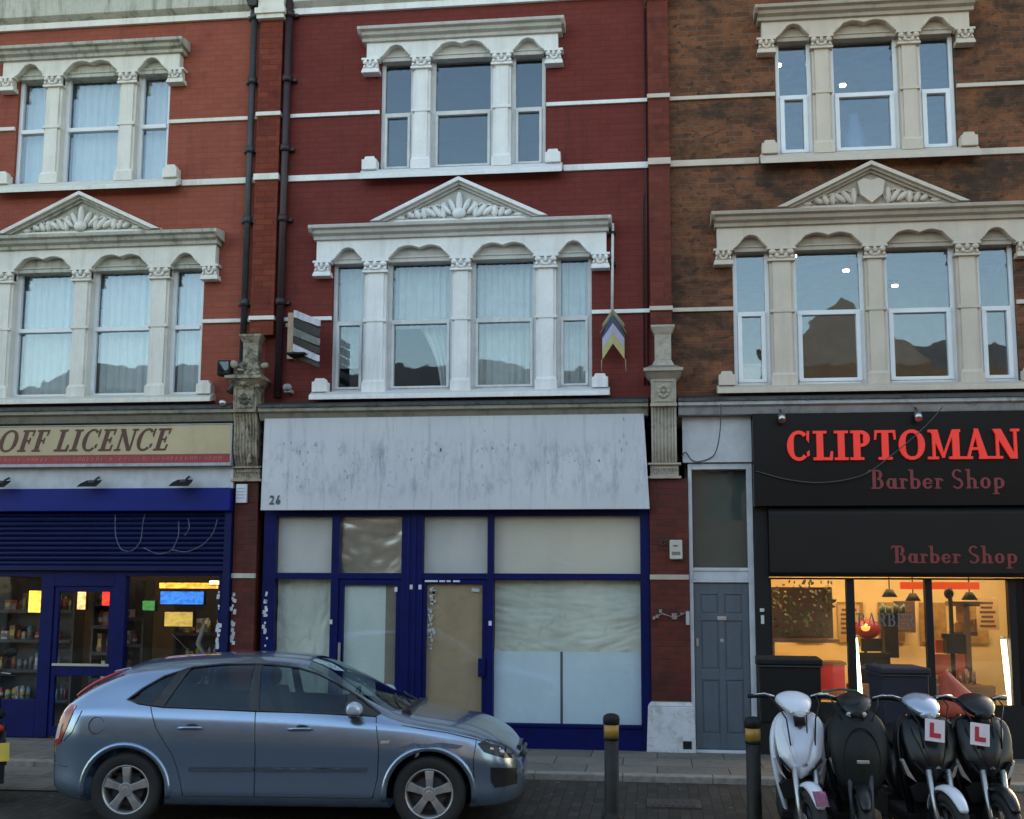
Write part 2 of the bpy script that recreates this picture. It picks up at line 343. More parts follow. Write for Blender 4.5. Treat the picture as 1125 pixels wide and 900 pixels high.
# ------------------------------------------------------------------ bay of windows
def wave_sheet(x0, x1, z0, z1, y, amp, per, gather=0, nz=6):
    mb = MB(); n = max(12, int((x1-x0)/per*8)); vs = []; ph = random.random()*6
    for j in range(nz+1):
        v = j/nz; z = z0+(z1-z0)*v
        for i in range(n+1):
            u = i/n; x = x0+(x1-x0)*u
            a = amp*(.5+.5*v)
            vs.append((x, y + a*math.sin(2*math.pi*x/per+ph) + a*.5*math.sin(2*math.pi*x/per*2.3+1+v), z))
    fs = [(j*(n+1)+i, j*(n+1)+i+1, (j+1)*(n+1)+i+1, (j+1)*(n+1)+i) for j in range(nz) for i in range(n)]
    return mb.add(vs, fs, 0, True)
def carved_capital(mb, x0, x1, z0, z1, yb, yf):
    w = x1-x0; h = z1-z0; cx = (x0+x1)/2
    mb.box(x0+.02, x1-.02, yb, yf+.015, z0+.02, z1-.03)
    mb.box(x0-.015, x1+.015, yb, yf-.015, z1-.03, z1)
    mb.box(x0-.005, x1+.005, yb, yf-.005, z0-.012, z0+.018)
    for s in (-1, 1):
        mb.lump((cx+s*w*.33, yf-.005, z0+h*.62), (w*.15, .028, h*.22), 8, 5)
        mb.lump((cx+s*w*.16, yf, z0+h*.33), (w*.09, .022, h*.24), 8, 5, rot=s*.4)
        mb.lump((cx+s*w*.40, yf, z0+h*.25), (w*.07, .02, h*.16), 8, 5, rot=-s*.3)
    mb.lump((cx, yf-.012, z0+h*.6), (w*.09, .03, h*.26), 8, 5)
    mb.lump((cx, yf-.004, z0+h*.2), (w*.12, .02, h*.12), 8, 5)
def bay(root, cx, lights, P, sm, smg, wm, gm, curt, shield=False, lower_inset=.0, tag_=''):
    """P: dict of heights and half widths.  lights: list of (a,b) glass edges relative to cx"""
    zs, zt, zm = P['zs'], P['zt'], P['zm']
    cp0, cp1, f1, c1 = P['cp0'], P['cp1'], P['f1'], P['c1']
    yf = -.12
    mb = MB()
    # sill: slab + drip + end blocks
    mb.prism_x([(-.20, zz(zs-.085,-.2)), (-.20, zz(zs-.025,-.2)), (-.08, zs-.0), (.16, zs+.0), (.16, zs-.085), (-.05, zs-.085)], cx-P['ws'], cx+P['ws'])
    for s in (-1,1):
        a, b = sorted((cx+s*(P['ws']-.02), cx+s*(lights[-1][1]+.055)))
        mb.box(a, b, -.15, -.002, zs-.01, zs+.12)
        mb.prism([(a+.02,zs+.12),(b-.02,zs+.12),(b-.04,zs+.165),(a+.04,zs+.165)], -.13, -.002)
    # piers
    gaps = [(lights[i][1], lights[i+1][0]) for i in range(len(lights)-1)]
    for (a, b) in gaps:
        a += cx+.05; b += cx-.05
        mb.box(a, b, -.07, .16, zs, cp1)                               # pier core
        mb.box(a+.03, b-.03, -.10, -.068, zs+.14, cp0)                # raised shaft
        mb.box(a-.012, b+.012, -.118, -.005, zs-.02, zs+.10)
        mb.frus(a-.012, b+.012, -.118, -.01, zs+.10, a+.015, b-.015, -.10, -.01, zs+.145)
        mb.box(a-.008, b+.008, -.112, -.01, zm-.018, zm+.018)
        carved_capital(mb, a-.02, b+.02, cp0, cp1, -.01, -.13)
    for s in (-1,1):                                                  # end corbels
        e = lights[-1][1]+.04
        a, b = sorted((cx+s*(e+.02), cx+s*(P['wc']-.04)))
        carved_capital(mb, a, b, cp0, cp1, -.002, -.13)
        mb.box(a-.012, b+.012, -.15, -.004, cp0-.045, cp0-.012)
    # frieze with shouldered, wavy openings
    W = P['wf']; zb = cp1
    zft = zz(f1, -.13)+.01
    pts = [(cx-W, zb)]
    lips = []
    for (a, b) in lights:
        a += cx-.035; b += cx+.035; w = b-a; H = min(.15, (zft-zb)*.62)
        path = [(a, zb), (a+.045, zb+.035), (a+.13*min(1,w/.45), zb+H*.86)]
        if w > .55:
            for k in range(1, 14):
                u = k/14; x = a+.13+(w-.26)*u
                path.append((x, zb+H*.86+.035*abs(math.sin(math.pi*2*u)) ))
        else:
            for k in range(1, 6):
                u = k/6; x = a+.13*min(1,w/.45)+(w-.26*min(1,w/.45))*u
                path.append((x, zb+H*.86+.03*math.sin(math.pi*u)))
        path += [(b-.13*min(1,w/.45), zb+H*.86), (b-.045, zb+.035), (b, zb)]
        pts += path; lips.append(path)
    pts += [(cx+W, zb), (cx+W, zft), (cx-W, zft)]
    mb.prism(pts, -.13, -.002)
    for path in lips: mb.tube([(x, -.128, z+.012) for x, z in path[1:-1]], .014, 6)
    o1 = mb.build('window_surround', [sm], root, bevel=.004)
    # soffit heads behind the scallops
    hb = MB()
    for (a, b) in lights:
        hb.box(cx+a-.03, cx+b+.03, -.045, .15, zt-.005, zt+.055)
        hb.prism([(cx+a-.01, zt+.055), (cx+b+.01, zt+.055), (cx+b-.05, zt+.20), (cx+a+.05, zt+.20)], -.02, .12)
        hb.box(cx+a-.015, cx+b+.015, -.06, -.04, zt+.045, zt+.065)
    hb.build('window_head', [smg], root, bevel=.003)
    # cornice
    cb = MB(); W = P['wc']; z0 = zz(f1, -.2); z1 = zz(c1, -.30)
    H = z1-z0
    cb.prism_x([(-.002, z0-.015), (-.17, z0-.015), (-.18, z0+H*.18), (-.235, z0+H*.34), (-.25, z0+H*.62), (-.30, z0+H*.72), (-.31, z1), (-.002, z1+.05)], cx-W+.04, cx+W-.04)
    for s in (-1,1):
        a, b = sorted((cx+s*(W-.04), cx+s*W)); cb.prism_x([(-.002, z0+H*.3), (-.25, z0+H*.4), (-.31, z0+H*.72), (-.31, z1), (-.002, z1+.05)], a, b)
    cb.build('cornice', [smg], root, bevel=.004)
    if P.get('ped'):
        zb_, za = zz(P['ped'][0],-.2)+.01, zz(P['ped'][1],-.2); hw = P['ped'][2]
        pb = MB()
        pb.prism([(cx-hw+.16, zb_), (cx+hw-.16, zb_), (cx, za-.09)], -.12, -.002, 1)       # tympanum
        sl = (za-zb_)/hw; th = .115
        for s in (-1,1):
            for (t0, t1, y) in ((0,.05,-.26),(.05,.085,-.21),(.085,th,-.165)):
                q = [(cx+s*hw, zb_-t0*1.0), (cx, za-t0), (cx, za-t1), (cx+s*(hw-t1*.2), zb_-t1)]
                q = [(cx+s*(hw-t0*2.2), zb_), (cx, za-t0), (cx, za-t1), (cx+s*(hw-t1*2.2), zb_)]
                pb.prism(q if s < 0 else q[::-1], y, -.002, 1 if t0 > 0 else 0)
        pb.box(cx-hw+.02, cx+hw-.02, -.16, -.003, zb_-.004, zb_+.03, 0)
        pb.build('pediment', [sm, smg], root, bevel=.004)
        rb = MB(); h = za-zb_
        if shield:
            rb.prism([(cx-.16,zb_+.30),(cx-.13,zb_+.14),(cx,zb_+.035),(cx+.13,zb_+.14),(cx+.16,zb_+.30),(cx+.09,zb_+.34),(cx,zb_+.315),(cx-.09,zb_+.34)], -.20, -.11)
        else:
            rb.lump((cx, -.15, zb_+h*.40), (.045, .06, h*.30)); rb.lump((cx, -.17, zb_+h*.16), (.09,.06,h*.13))
            for s in (-1,1):
                rb.lump((cx+s*.09, -.15, zb_+h*.35), (.035,.05,h*.20), rot=s*.45); rb.lump((cx+s*.17, -.15, zb_+h*.27), (.035,.05,h*.18), rot=s*.8)
        for s in (-1,1):
            x = .20
            while x < hw-.42:
                hh = h*(1-x/hw)*.42
                rb.lump((cx+s*x, -.14, zb_+.035+hh*.55), (.038,.045,hh*.6), rot=s*(.5+.5*math.sin(x*23)))
                rb.tube([(cx+s*x+.05*math.cos(a), -.135, zb_+.04+hh*.6+hh*.45*math.sin(a)) for a in [k*math.pi/5 for k in range(8)]], .012, 5)
                x += .085
            rb.lump((cx+s*(hw-.36), -.14, zb_+.06), (.08,.03,.03))
        rb.build('carved_relief', [sm], root)
    # windows
    for i, (a, b) in enumerate(lights):
        a += cx; b += cx; w = MB(); li = lower_inset
        y0, y1 = .05, .11
        w.box(a-.05, a, y0, y1, zs, zt+.04); w.box(b, b+.05, y0, y1, zs, zt+.04); w.box(a, b, y0, y1, zt, zt+.04)
        w.box(a-.001, b+.001, y0-.02, y1, zm-.028, zm+.028)
        w.box(a-.0, b+.0, y0-.012, y1, zs, zs+.045)
        if li:
            w.box(a+.001, a+li, y0-.022, y1-.01, zs+.045, zm-.028); w.box(b-li, b-.001, y0-.022, y1-.01, zs+.045, zm-.028); w.box(a+.001, b-.001, y0-.024, y1-.012, zs+.045, zs+.045+li*.8)
        fr = w.build('window', [wm], root, bevel=.004)
        g = MB(); g.box(a+.001, b-.001, .088, .094, zm+.028, zt); g.box(a+li+.001, b-li-.001, .078, .084, zs+.045, zm-.028)
        g.build('pane', [gm], fr)
        c = curt(i, a, b, zs, zm, zt) if curt else None
        if c: c[0].build('curtain', [c[1]], fr)
L1 = [(-1.61,-1.27),(-.89,-.14),(.19,.92),(1.27,1.61)]
L2 = [(-1.03,-.69),(-.36,.36),(.69,1.03)]
P1 = dict(zs=4.37, zt=6.04, zm=5.27, cp0=5.90, cp1=6.06, f1=6.40, c1=6.58, ws=1.88, wc=1.92, wf=1.85, ped=(6.58, 7.14, 1.13))
P2 = dict(zs=7.26, zt=8.74, zm=8.03, cp0=8.60, cp1=8.76, f1=9.08, c1=9.27, ws=1.30, wc=1.34, wf=1.25)

def holed_wall(mb, x0, x1, z0, z1, y0, y1, holes, m=0):
    xs = sorted({x0, x1, *[h[0] for h in holes], *[h[1] for h in holes]}); zs = sorted({z0, z1, *[h[2] for h in holes], *[h[3] for h in holes]})
    xs = [x for x in xs if x0 <= x <= x1]; zs = [z for z in zs if z0 <= z <= z1]
    solid = lambda i, j: 0 <= i < len(xs)-1 and 0 <= j < len(zs)-1 and not any(h[0] <= (xs[i]+xs[i+1])/2 <= h[1] and h[2] <= (zs[j]+zs[j+1])/2 <= h[3] for h in holes)
    for i in range(len(xs)-1):
        for j in range(len(zs)-1):
            if not solid(i, j): continue
            a, b, c, d = xs[i], xs[i+1], zs[j], zs[j+1]
            mb.add([(a,y0,c),(b,y0,c),(b,y0,d),(a,y0,d)], [(0,1,2,3)], m); mb.add([(a,y1,c),(b,y1,c),(b,y1,d),(a,y1,d)], [(3,2,1,0)], m)
            if not solid(i-1,j): mb.add([(a,y0,c),(a,y1,c),(a,y1,d),(a,y0,d)], [(0,1,2,3)], m)
            if not solid(i+1,j): mb.add([(b,y0,c),(b,y1,c),(b,y1,d),(b,y0,d)], [(3,2,1,0)], m)
            if not solid(i,j-1): mb.add([(a,y0,c),(b,y0,c),(b,y1,c),(a,y1,c)], [(3,2,1,0)], m)
            if not solid(i,j+1): mb.add([(a,y0,d),(b,y0,d),(b,y1,d),(a,y1,d)], [(0,1,2,3)], m)
def room(root, x0, x1, y0, y1, z0, z1, mat, name='room'):
    mb = MB(); t = .05
    mb.box(x0, x1, y1, y1+t, z0, z1); mb.box(x0-t, x0, y0, y1+t, z0, z1); mb.box(x1, x1+t, y0, y1+t, z0, z1)
    mb.box(x0-t, x1+t, y0, y1+t, z0-t, z0); mb.box(x0-t, x1+t, y0, y1+t, z1, z1+t)
    return mb.build(name, [mat], root)
GZ = .04
def house(label, x0, x1, bx, brickm, sm, smg, wm, gm, curt1, curt2, roomm, shield, li, bandm):
    root = thing('terraced_house', label, 'house', ((x0+x1)/2, 0, GZ), group='terraced houses over the shops')
    h1 = (bx-1.66, bx+1.66, P1['zs'], P1['zt']+.04); h2 = (bx-1.08, bx+1.08, P2['zs'], P2['zt']+.04)
    mb = MB(); holed_wall(mb, x0, x1, 4.05, 9.55, 0, .28, [h1, h2])
    mb.build('wall', [brickm], root)
    rm = MB(); rm.box(x0, x1, -.02, 9, 9.55, 10.55); 
    rm.prism_x([(-.02,9.56),(-.10,9.62),(-.10,9.95),(-.22,10.05),(-.34,10.35),(-.34,10.5),(-.02,10.55)], x0+.001, x1-.001)
    rm.build('parapet', [bandm], root, bevel=.006)
    rf = MB(); rf.prism_x([(.3,10.56),(4.5,12.4),(9,10.56)], x0, x1); rf.build('roof', [M['slatef']], root)
    sw = MB(); sw.box(x0, x0+.1, .28, 8.9, 0, 9.55); sw.box(x1-.1, x1, .28, 8.9, 0, 9.55); sw.box(x0, x1, 8.9, 9, 0, 9.55); sw.build('side_wall', [M['roomd']], root)
    bn = MB()
    def bandseg(a, b, z, h, y=-.035):
        q = MB(); q.box(a, b, y, -.001, z-h/2, z+h/2); q.build('string_course', [sm], root, bevel=.004)
    for z, h in ((8.06,.05),(7.205,.08)):
        bandseg(x0+.001, bx-1.09 if z>8 else bx-1.31, z, h); bandseg(bx+1.09 if z>8 else bx+1.31, x1-.001, z, h)
    bandseg(x0+.001, bx-1.66, 5.33, .05); bandseg(bx+1.66, x1-.001, 5.33, .05)
    bandseg(x0+.001, x1-.001, 9.50, .085, -.05)
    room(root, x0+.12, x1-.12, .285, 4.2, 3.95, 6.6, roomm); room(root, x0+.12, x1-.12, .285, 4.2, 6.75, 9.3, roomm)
    bay(root, bx, L1, P1, sm, smg, wm, gm, curt1, shield, li); bay(root, bx, L2, P2, sm, smg, wm, gm, curt2, shield, li)
    return root

def cA(i, a, b, zs, zm, zt): return wave_sheet(a+.0, b+.0, zs, zt, .20, .022, .11), M['curt']
def cA2(i, a, b, zs, zm, zt): return wave_sheet(a, b, zs, zt, .20, .018, .12), M['curt']
def cB(i, a, b, zs, zm, zt):
    if i == 1:
        mb = wave_sheet(a, b, zm-.05, zt, .22, .02, .10)
        m2 = wave_sheet(b-.38, b, zs, zm-.03, .22, .02, .1)
        for k, v in enumerate(m2.v):           # drape swept to the side
            u = (v[2]-zs)/(zm-zs); s = (v[0]-(b-.38))/.38; m2.v[k] = (b-(1-s)*(.14+.30*u*u), v[1], v[2])
        return mb.add(m2.v, m2.f, 0, True), M['net']
    if i == 0: return wave_sheet(a, b, zs+.35, zt, .22, .015, .14), M['net']
    return wave_sheet(a, b, zs, zt, .22, .02, .09), M['net']
XA0, XAB, XBC, XC1 = -9.95, -4.94, .10, 5.15
hA = house('orange-red painted terraced house above the off licence', XA0, XAB, -7.45, M['brickA'], M['stoneA'], M['stoneAg'], M['upvc'], M['glass'], cA, cA2, M['room'], False, .0, M['stoneAg'])
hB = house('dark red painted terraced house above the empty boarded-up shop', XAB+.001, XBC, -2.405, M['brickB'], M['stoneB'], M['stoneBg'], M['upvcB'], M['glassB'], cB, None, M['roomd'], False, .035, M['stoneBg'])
hC = house('unpainted brown brick terraced house above the barber shop', XBC+.001, XC1, 2.65, M['brickC'], M['stoneC'], M['stoneCg'], M['upvc'], M['glass'], None, None, M['room'], True, .055, M['stoneCg'])

# rear end houses beyond the frame keep the terrace going
# lit ceiling spots in the upstairs rooms on the right
for (x, y, z) in ((1.75,1.0,9.24),(2.35,1.3,9.24)): pass
# ------------------------------------------------------------------ shop level: centre (empty shop)
def pbox(root, name, mat, *b, bevel=.004, label=None):
    mb = MB()
    for q in b: mb.box(*q)
    o = mb.build(name, [mat], root, bevel=bevel)
    if label: o['label'] = label
    return o
# ledges over the fascias
def ledge(root, x0, x1, mat_top, mat_c, moulds=True, y=-.34):
    mb = MB(); mb.prism_x([(-.001, 4.26), (y, 4.17), (y, 4.135), (-.001, 4.135)], x0, x1)
    for k in range(int((x1-x0)/.6)): mb.box(x0+.3+k*.6, x0+.325+k*.6, y-.004, y+.02, 4.13, 4.175)
    mb.build('lead_flashing', [mat_top], root, bevel=.003)
    c = MB(); c.prism_x([(-.001,4.134),(y+.02,4.134),(y+.02,4.09),(y+.07,4.07),(y+.10,4.02),(y+.12,3.99),(-.001,3.99)], x0, x1); c.build('shop_cornice', [mat_c], root, bevel=.003)
ledge(hB, -4.90, -.06, M['lead'], M['cornA'])
ledge(hC, .30, XC1, M['lead'], M['corn'], y=-.36)
ledge(hA, XA0, -5.24, M['lead'], M['cornA'])

# fascia board of the empty shop
wb = thing('fascia_board', 'blank white fascia board with faint ghost lettering and number 26 over the empty shop', 'shop sign', (-2.49, -.2, 2.88))
m, nt, b = newmat('whitewashed_sign_board'); b.inputs['Roughness'].default_value = .55
base = mix(nt, ramp(nt, noise(nt,(1,1,1),1.2,4), .3,.7), (.50,.51,.56), (.58,.59,.62))
s1 = ramp(nt, noise(nt,(7,1,.5),1.6,7,.75), .53,.70)
band_ = N(nt,'ShaderNodeTexCoord'); sp = N(nt,'ShaderNodeSeparateXYZ'); nt.links.new(band_.outputs['Object'], sp.inputs[0])
mk = ramp(nt, sp.outputs[2], .05, .25); mk2 = ramp(nt, sp.outputs[2], .72, .92, (1,1,1,1), (0,0,0,1))
q = N(nt,'ShaderNodeMath',operation='MULTIPLY'); nt.links.new(mk,q.inputs[0]); nt.links.new(mk2,q.inputs[1])
s2 = ramp(nt, noise(nt,(3.6,1,1.3),1.8,9,.82,.2), .49,.66); q2 = N(nt,'ShaderNodeMath',operation='MULTIPLY'); nt.links.new(s2,q2.inputs[0]); nt.links.new(q.outputs[0],q2.inputs[1])
q3 = N(nt,'ShaderNodeMath',operation='MULTIPLY'); nt.links.new(s1,q3.inputs[0]); q3.inputs[1].default_value = .55
q4 = N(nt,'ShaderNodeMath',operation='MULTIPLY_ADD'); nt.links.new(q2.outputs[0],q4.inputs[0]); q4.inputs[1].default_value = .7; nt.links.new(q3.outputs[0],q4.inputs[2])
base = mix(nt, q4.outputs[0], base, (.24,.25,.29))
sc = ramp(nt, noise(nt,(3,1,2),9,8,.85), .67,.74); base = mix(nt, sc, base, (.22,.23,.27))
nt.links.new(base, b.inputs['Base Color']); M['wboard'] = m
mb = MB(); mb.prism([(-4.85, 2.865),(-.055, 2.865),(-.115, 4.035),(-4.835, 4.035)], -.235, -.19)
mb.build('board', [M['wboard']], wb, bevel=.004)
mb = MB(); mb.box(-4.80, -.20, -.19, -.02, 2.92, 4.0); mb.build('backing_box', [M['blackm']], wb)
mb = MB(); text(mb, '26', -4.74, 2.935, .115, -.242, -.234, bold=.26); mb.build('number', [plain('dark_grey_number', (.07,.09,.11), .6)], wb)
M['scuff'] = plain('grey_scuffed_paint', (.36,.38,.43), .7, var=.25)
mb = MB()
random.seed(11)
for (cx, cz, w, h, n) in ((-3.70,3.55,.16,.20,14),(-3.80,3.20,.10,.3,10),(-3.22,3.05,.03,.3,9),(-3.82,3.02,.04,.22,8),(-4.35,3.65,.25,.1,14),(-2.75,3.55,.35,.12,22),(-4.30,3.3,.1,.3,10),(-1.9,3.62,.5,.08,16),(-2.1,3.3,.12,.3,12),(-.35,3.75,.1,.2,8),(-1.0,3.45,.4,.1,12)):
    for k in range(n):
        x = cx+random.gauss(0,w*.6); z = cz+random.gauss(0,h*.5); z = min(3.95,max(2.9,z)); s = random.uniform(.006,.022); t = random.uniform(.6,2.6)
        mb.prism([(x-s*.6,z-s*t*.4),(x+s*.5,z-s*t*.6),(x+s*.7,z+s*t*.3),(x,z+s*t*.6)], -.2375, -.2345)
mb.build('peeling_scuffs', [M['scuff']], wb)

# timber shopfront, navy
Bl = M['blue']
fr = MB()
for (a, b_, z0, z1) in ((-4.86,-4.70,.02,2.87),(-3.985,-3.885,.02,2.80),(-3.10,-2.83,.02,2.80),(-2.03,-1.955,.32,2.80),(-.175,-.06,.02,2.87)):
    fr.box(a, b_, -.05, .06, z0, z1)
fr.box(-4.70, -.175, -.05, .06, 2.795, 2.88)
for a, b_ in ((-4.70,-3.985),(-3.885,-3.10),(-2.83,-2.03),(-1.955,-.175)): fr.box(a, b_, -.045, .06, 2.025, 2.10)
fr.box(-1.955, -.175, -.05, .06, .02, .315); fr.box(-1.955,-.175,-.075,-.049,.285,.325)
fr.box(-4.70, -3.985, -.05, .06, .02, .62)
fr.box(-3.02,-2.99,-.062,-.049,.05,2.78); fr.box(-2.94,-2.91,-.062,-.049,.05,2.78)
shopfront = fr.build('shopfront_frame', [Bl], hB, bevel=.005)
def paper(name, cols, folds=0, sc=3, stain=None):
    m, nt, b = newmat(name); b.inputs['Roughness'].default_value = .8; b.inputs['Specular IOR Level'].default_value = .2
    c = mix(nt, ramp(nt, noise(nt,(1,1,.5),sc,5,.6,.5), .3,.7), cols[0], cols[1])
    if stain: c = mix(nt, ramp(nt, noise(nt,(1,1,1),5,7,.8,1), .55,.68), c, stain)
    nt.links.new(c, b.inputs['Base Color']); bump(nt, b, noise(nt,(1,1,1),folds or 6,5,.6,1.2), .5, .02); return m
M['papL'] = paper('greyed_lining_paper', ((.46,.47,.47),(.56,.55,.52)), 4)
M['papG'] = paper('greenish_dust_sheet', ((.42,.46,.41),(.56,.60,.53)), 5, 2, (.36,.40,.36))
M['papT'] = paper('pale_teal_tissue_paper', ((.42,.51,.50),(.50,.58,.56)), 3)
M['papB'] = paper('pale_blue_glazing_film', ((.44,.56,.64),(.50,.62,.69)), 2)
M['papK'] = paper('brown_kraft_board', ((.30,.225,.145),(.37,.285,.19)), 4, 2, (.26,.20,.15))
M['papC'] = paper('cream_lining_paper', ((.52,.50,.43),(.62,.59,.51)), 3, 1.2)
def pane(root, nm, a, b_, z0, z1, sheet=None, glass='glassS', y=.02, folds=None):
    mb = MB(); mb.box(a, b_, y, y+.006, z0, z1); p = mb.build(nm, [M[glass]], root)
    return p
def crumple(parent, nm, a, b_, z0, z1, mat, y=.045, amp=.012, fx=3, fz=9, diag=.3, seed=0):
    random.seed(seed); nx, nz = 56, 64; vs = []; ph = [random.random()*6 for _ in range(8)]
    from mathutils import noise as mn
    for j in range(nz+1):
        for i in range(nx+1):
            u, v = i/nx, j/nz; x = a+(b_-a)*u; z = z0+(z1-z0)*v
            sag = z + diag*.35*(1-(2*u-1)**2)*(1-v)
            q = Vector((x*fx*.45+seed, sag*fz*.42, seed*1.7)); 
            w = (1-2*abs(mn.noise(q))) * .55 + (1-2*abs(mn.noise(q*2.3+Vector((3,1,0)))))*.3 + mn.noise(q*5.1)*.25
            vs.append((x, y+amp*w+amp, z))
    fs = [(j*(nx+1)+i, j*(nx+1)+i+1, (j+1)*(nx+1)+i+1, (j+1)*(nx+1)+i) for j in range(nz) for i in range(nx)]
    return MB().add(vs, fs, 0, True).build(nm, [mat], parent)
# fanlights
for (a, b_, mat) in ((-4.70,-3.985,'papL'),(-2.83,-2.03,'papL'),(-1.955,-.175,'papC')):
    p = pane(hB, 'fanlight', a, b_, 2.10, 2.795); crumple(p, 'lining_paper', a, b_, 2.10, 2.795, M[mat], amp=.004, fz=2, seed=int(-a*10))
p = pane(hB, 'fanlight', -3.885, -3.10, 2.10, 2.795); p['label'] = 'fanlight with crumpled silver foil behind it'
M['foil'] = plain('crumpled_silver_foil', (.60,.66,.62), .2, .85, var=.15)
crumple(p, 'foil_sheet', -3.885, -3.10, 2.10, 2.795, M['foil'], amp=.016, fz=5.5, fx=2.5, diag=.5, seed=5)
# narrow left light
p = pane(hB, 'shop_window', -4.70, -3.985, .62, 2.025); p['label'] = 'narrow shop window covered by a creased dust sheet'
crumple(p, 'dust_sheet', -4.70, -3.985, .62, 2.025, M['papG'], amp=.035, fx=9, fz=4, diag=.4, seed=3)
# left door
d = MB(); x0, x1 = -3.882, -3.103
d.box(x0, x0+.06, -.03, .03, .05, 2.02); d.box(x1-.06, x1, -.03, .03, .05, 2.02); d.box(x0+.06, x1-.06, -.03, .03, 1.95, 2.02); d.box(x0+.06, x1-.06, -.03, .03, .05, .55)
door = d.build('door', [Bl], hB, bevel=.004); door['label'] = 'left navy door with teal paper behind its glass'
pane(door, 'pane', x0+.06, x1-.06, .55, 1.95, y=0)
crumple(door, 'tissue_paper', x0+.06, x1-.20, .55, 1.95, M['papT'], y=.02, amp=.004, fx=5, fz=1.5, seed=8)
crumple(door, 'brown_paper_strip', x1-.20, x1-.06, .55, 1.95, plain('brown_grey_paper', (.19,.17,.135), .8), y=.024, amp=.003, seed=9)
hd = MB(); hd.box(x0+.015, x0+.045, -.075, -.055, 1.0, 1.25); hd.box(x0+.02,x0+.04,-.056,-.029,1.01,1.03); hd.box(x0+.02,x0+.04,-.056,-.029,1.22,1.24); hd.build('handle', [M['steel']], door)
# right door, boarded
d = MB(); x0, x1 = -2.828, -2.032
d.box(x0, x0+.045, -.03, .03, .05, 2.02); d.box(x1-.06, x1, -.03, .03, .05, 2.02); d.box(x0+.045, x1-.06, -.03, .03, 1.97, 2.02); d.box(x0+.045, x1-.06, -.03, .03, .05, .42)
door = d.build('door', [Bl], hB, bevel=.004); door['label'] = 'right navy door with brown board behind its glass'
pane(door, 'pane', x0+.045, x1-.06, .42, 1.97, y=0)
crumple(door, 'brown_board', x0+.045, x1-.06, .42, 1.97, M['papK'], y=.02, amp=.004, fx=2, fz=1.5, seed=12)
mb = MB(); mb.box(x1-.10, x1-.015, -.075, -.031, .86, 1.08); mb.box(x1-.085, x1-.03, -.085, -.074, .90, .94); mb.build('lock_box', [Bl], door, bevel=.006)
mb = MB()
random.seed(4)
for k in range(26):
    x = x0+.06+abs(random.gauss(0,.05)); z = random.uniform(1.15,1.93); s = random.uniform(.015,.04)
    mb.prism([(x,z),(x+s,z-.01),(x+s*1.1,z+s*1.3),(x-.004,z+s)], -.004, -.001)
mb.prism([(x1-.2,1.88),(x1-.1,1.87),(x1-.1,1.91),(x1-.19,1.92)], -.004, -.001)
mb.build('torn_paper_scraps', [plain('torn_white_paper', (.42,.44,.46), .8)], door)
# right shop window
p = pane(hB, 'shop_window', -1.955, -.175, .315, 2.025); p['label'] = 'wide shop window with a sagging sheet above two pale blue panels'
crumple(p, 'dust_sheet', -1.95, -.18, 1.16, 2.02, M['papG'], y=.035, amp=.034, fx=2.4, fz=10, diag=.5, seed=21)
crumple(p, 'glazing_film', -1.95, -1.145, .32, 1.165, M['papB'], y=.03, amp=.002, fx=2, fz=2, seed=22)
crumple(p, 'glazing_film', -1.115, -.18, .32, 1.165, M['papB'], y=.03, amp=.002, fx=2, fz=2, seed=23)
mb = MB(); mb.box(-1.14, -1.12, .03, .05, .32, 1.165); mb.build('dark_batten', [plain('dark_blue_grey_batten', (.06,.075,.09), .6)], p)
# dark void behind the papered front
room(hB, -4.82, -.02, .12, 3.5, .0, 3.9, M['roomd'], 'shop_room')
# notice lettering on the transom and small white stickers
mb = MB()
for (a, w) in ((-2.80,.16),(-2.62,.07),(-2.53,.05),(-2.45,.085)): mb.prism([(a,1.992),(a+w,1.992),(a+w,2.014),(a,2.014)], -.0515, -.0495)
for (x, z) in ((-2.97,1.93),(-3.16,1.90),(-4.00+.03,1.50),(-1.99,1.50),(-2.86,1.93)):
    mb.prism([(x-.018,z-.028),(x+.018,z-.028),(x+.018,z+.028),(x-.018,z+.028)], -.0535, -.0495)
mb.build('stickers', [plain('white_sticker', (.55,.58,.66), .5)], shopfront)

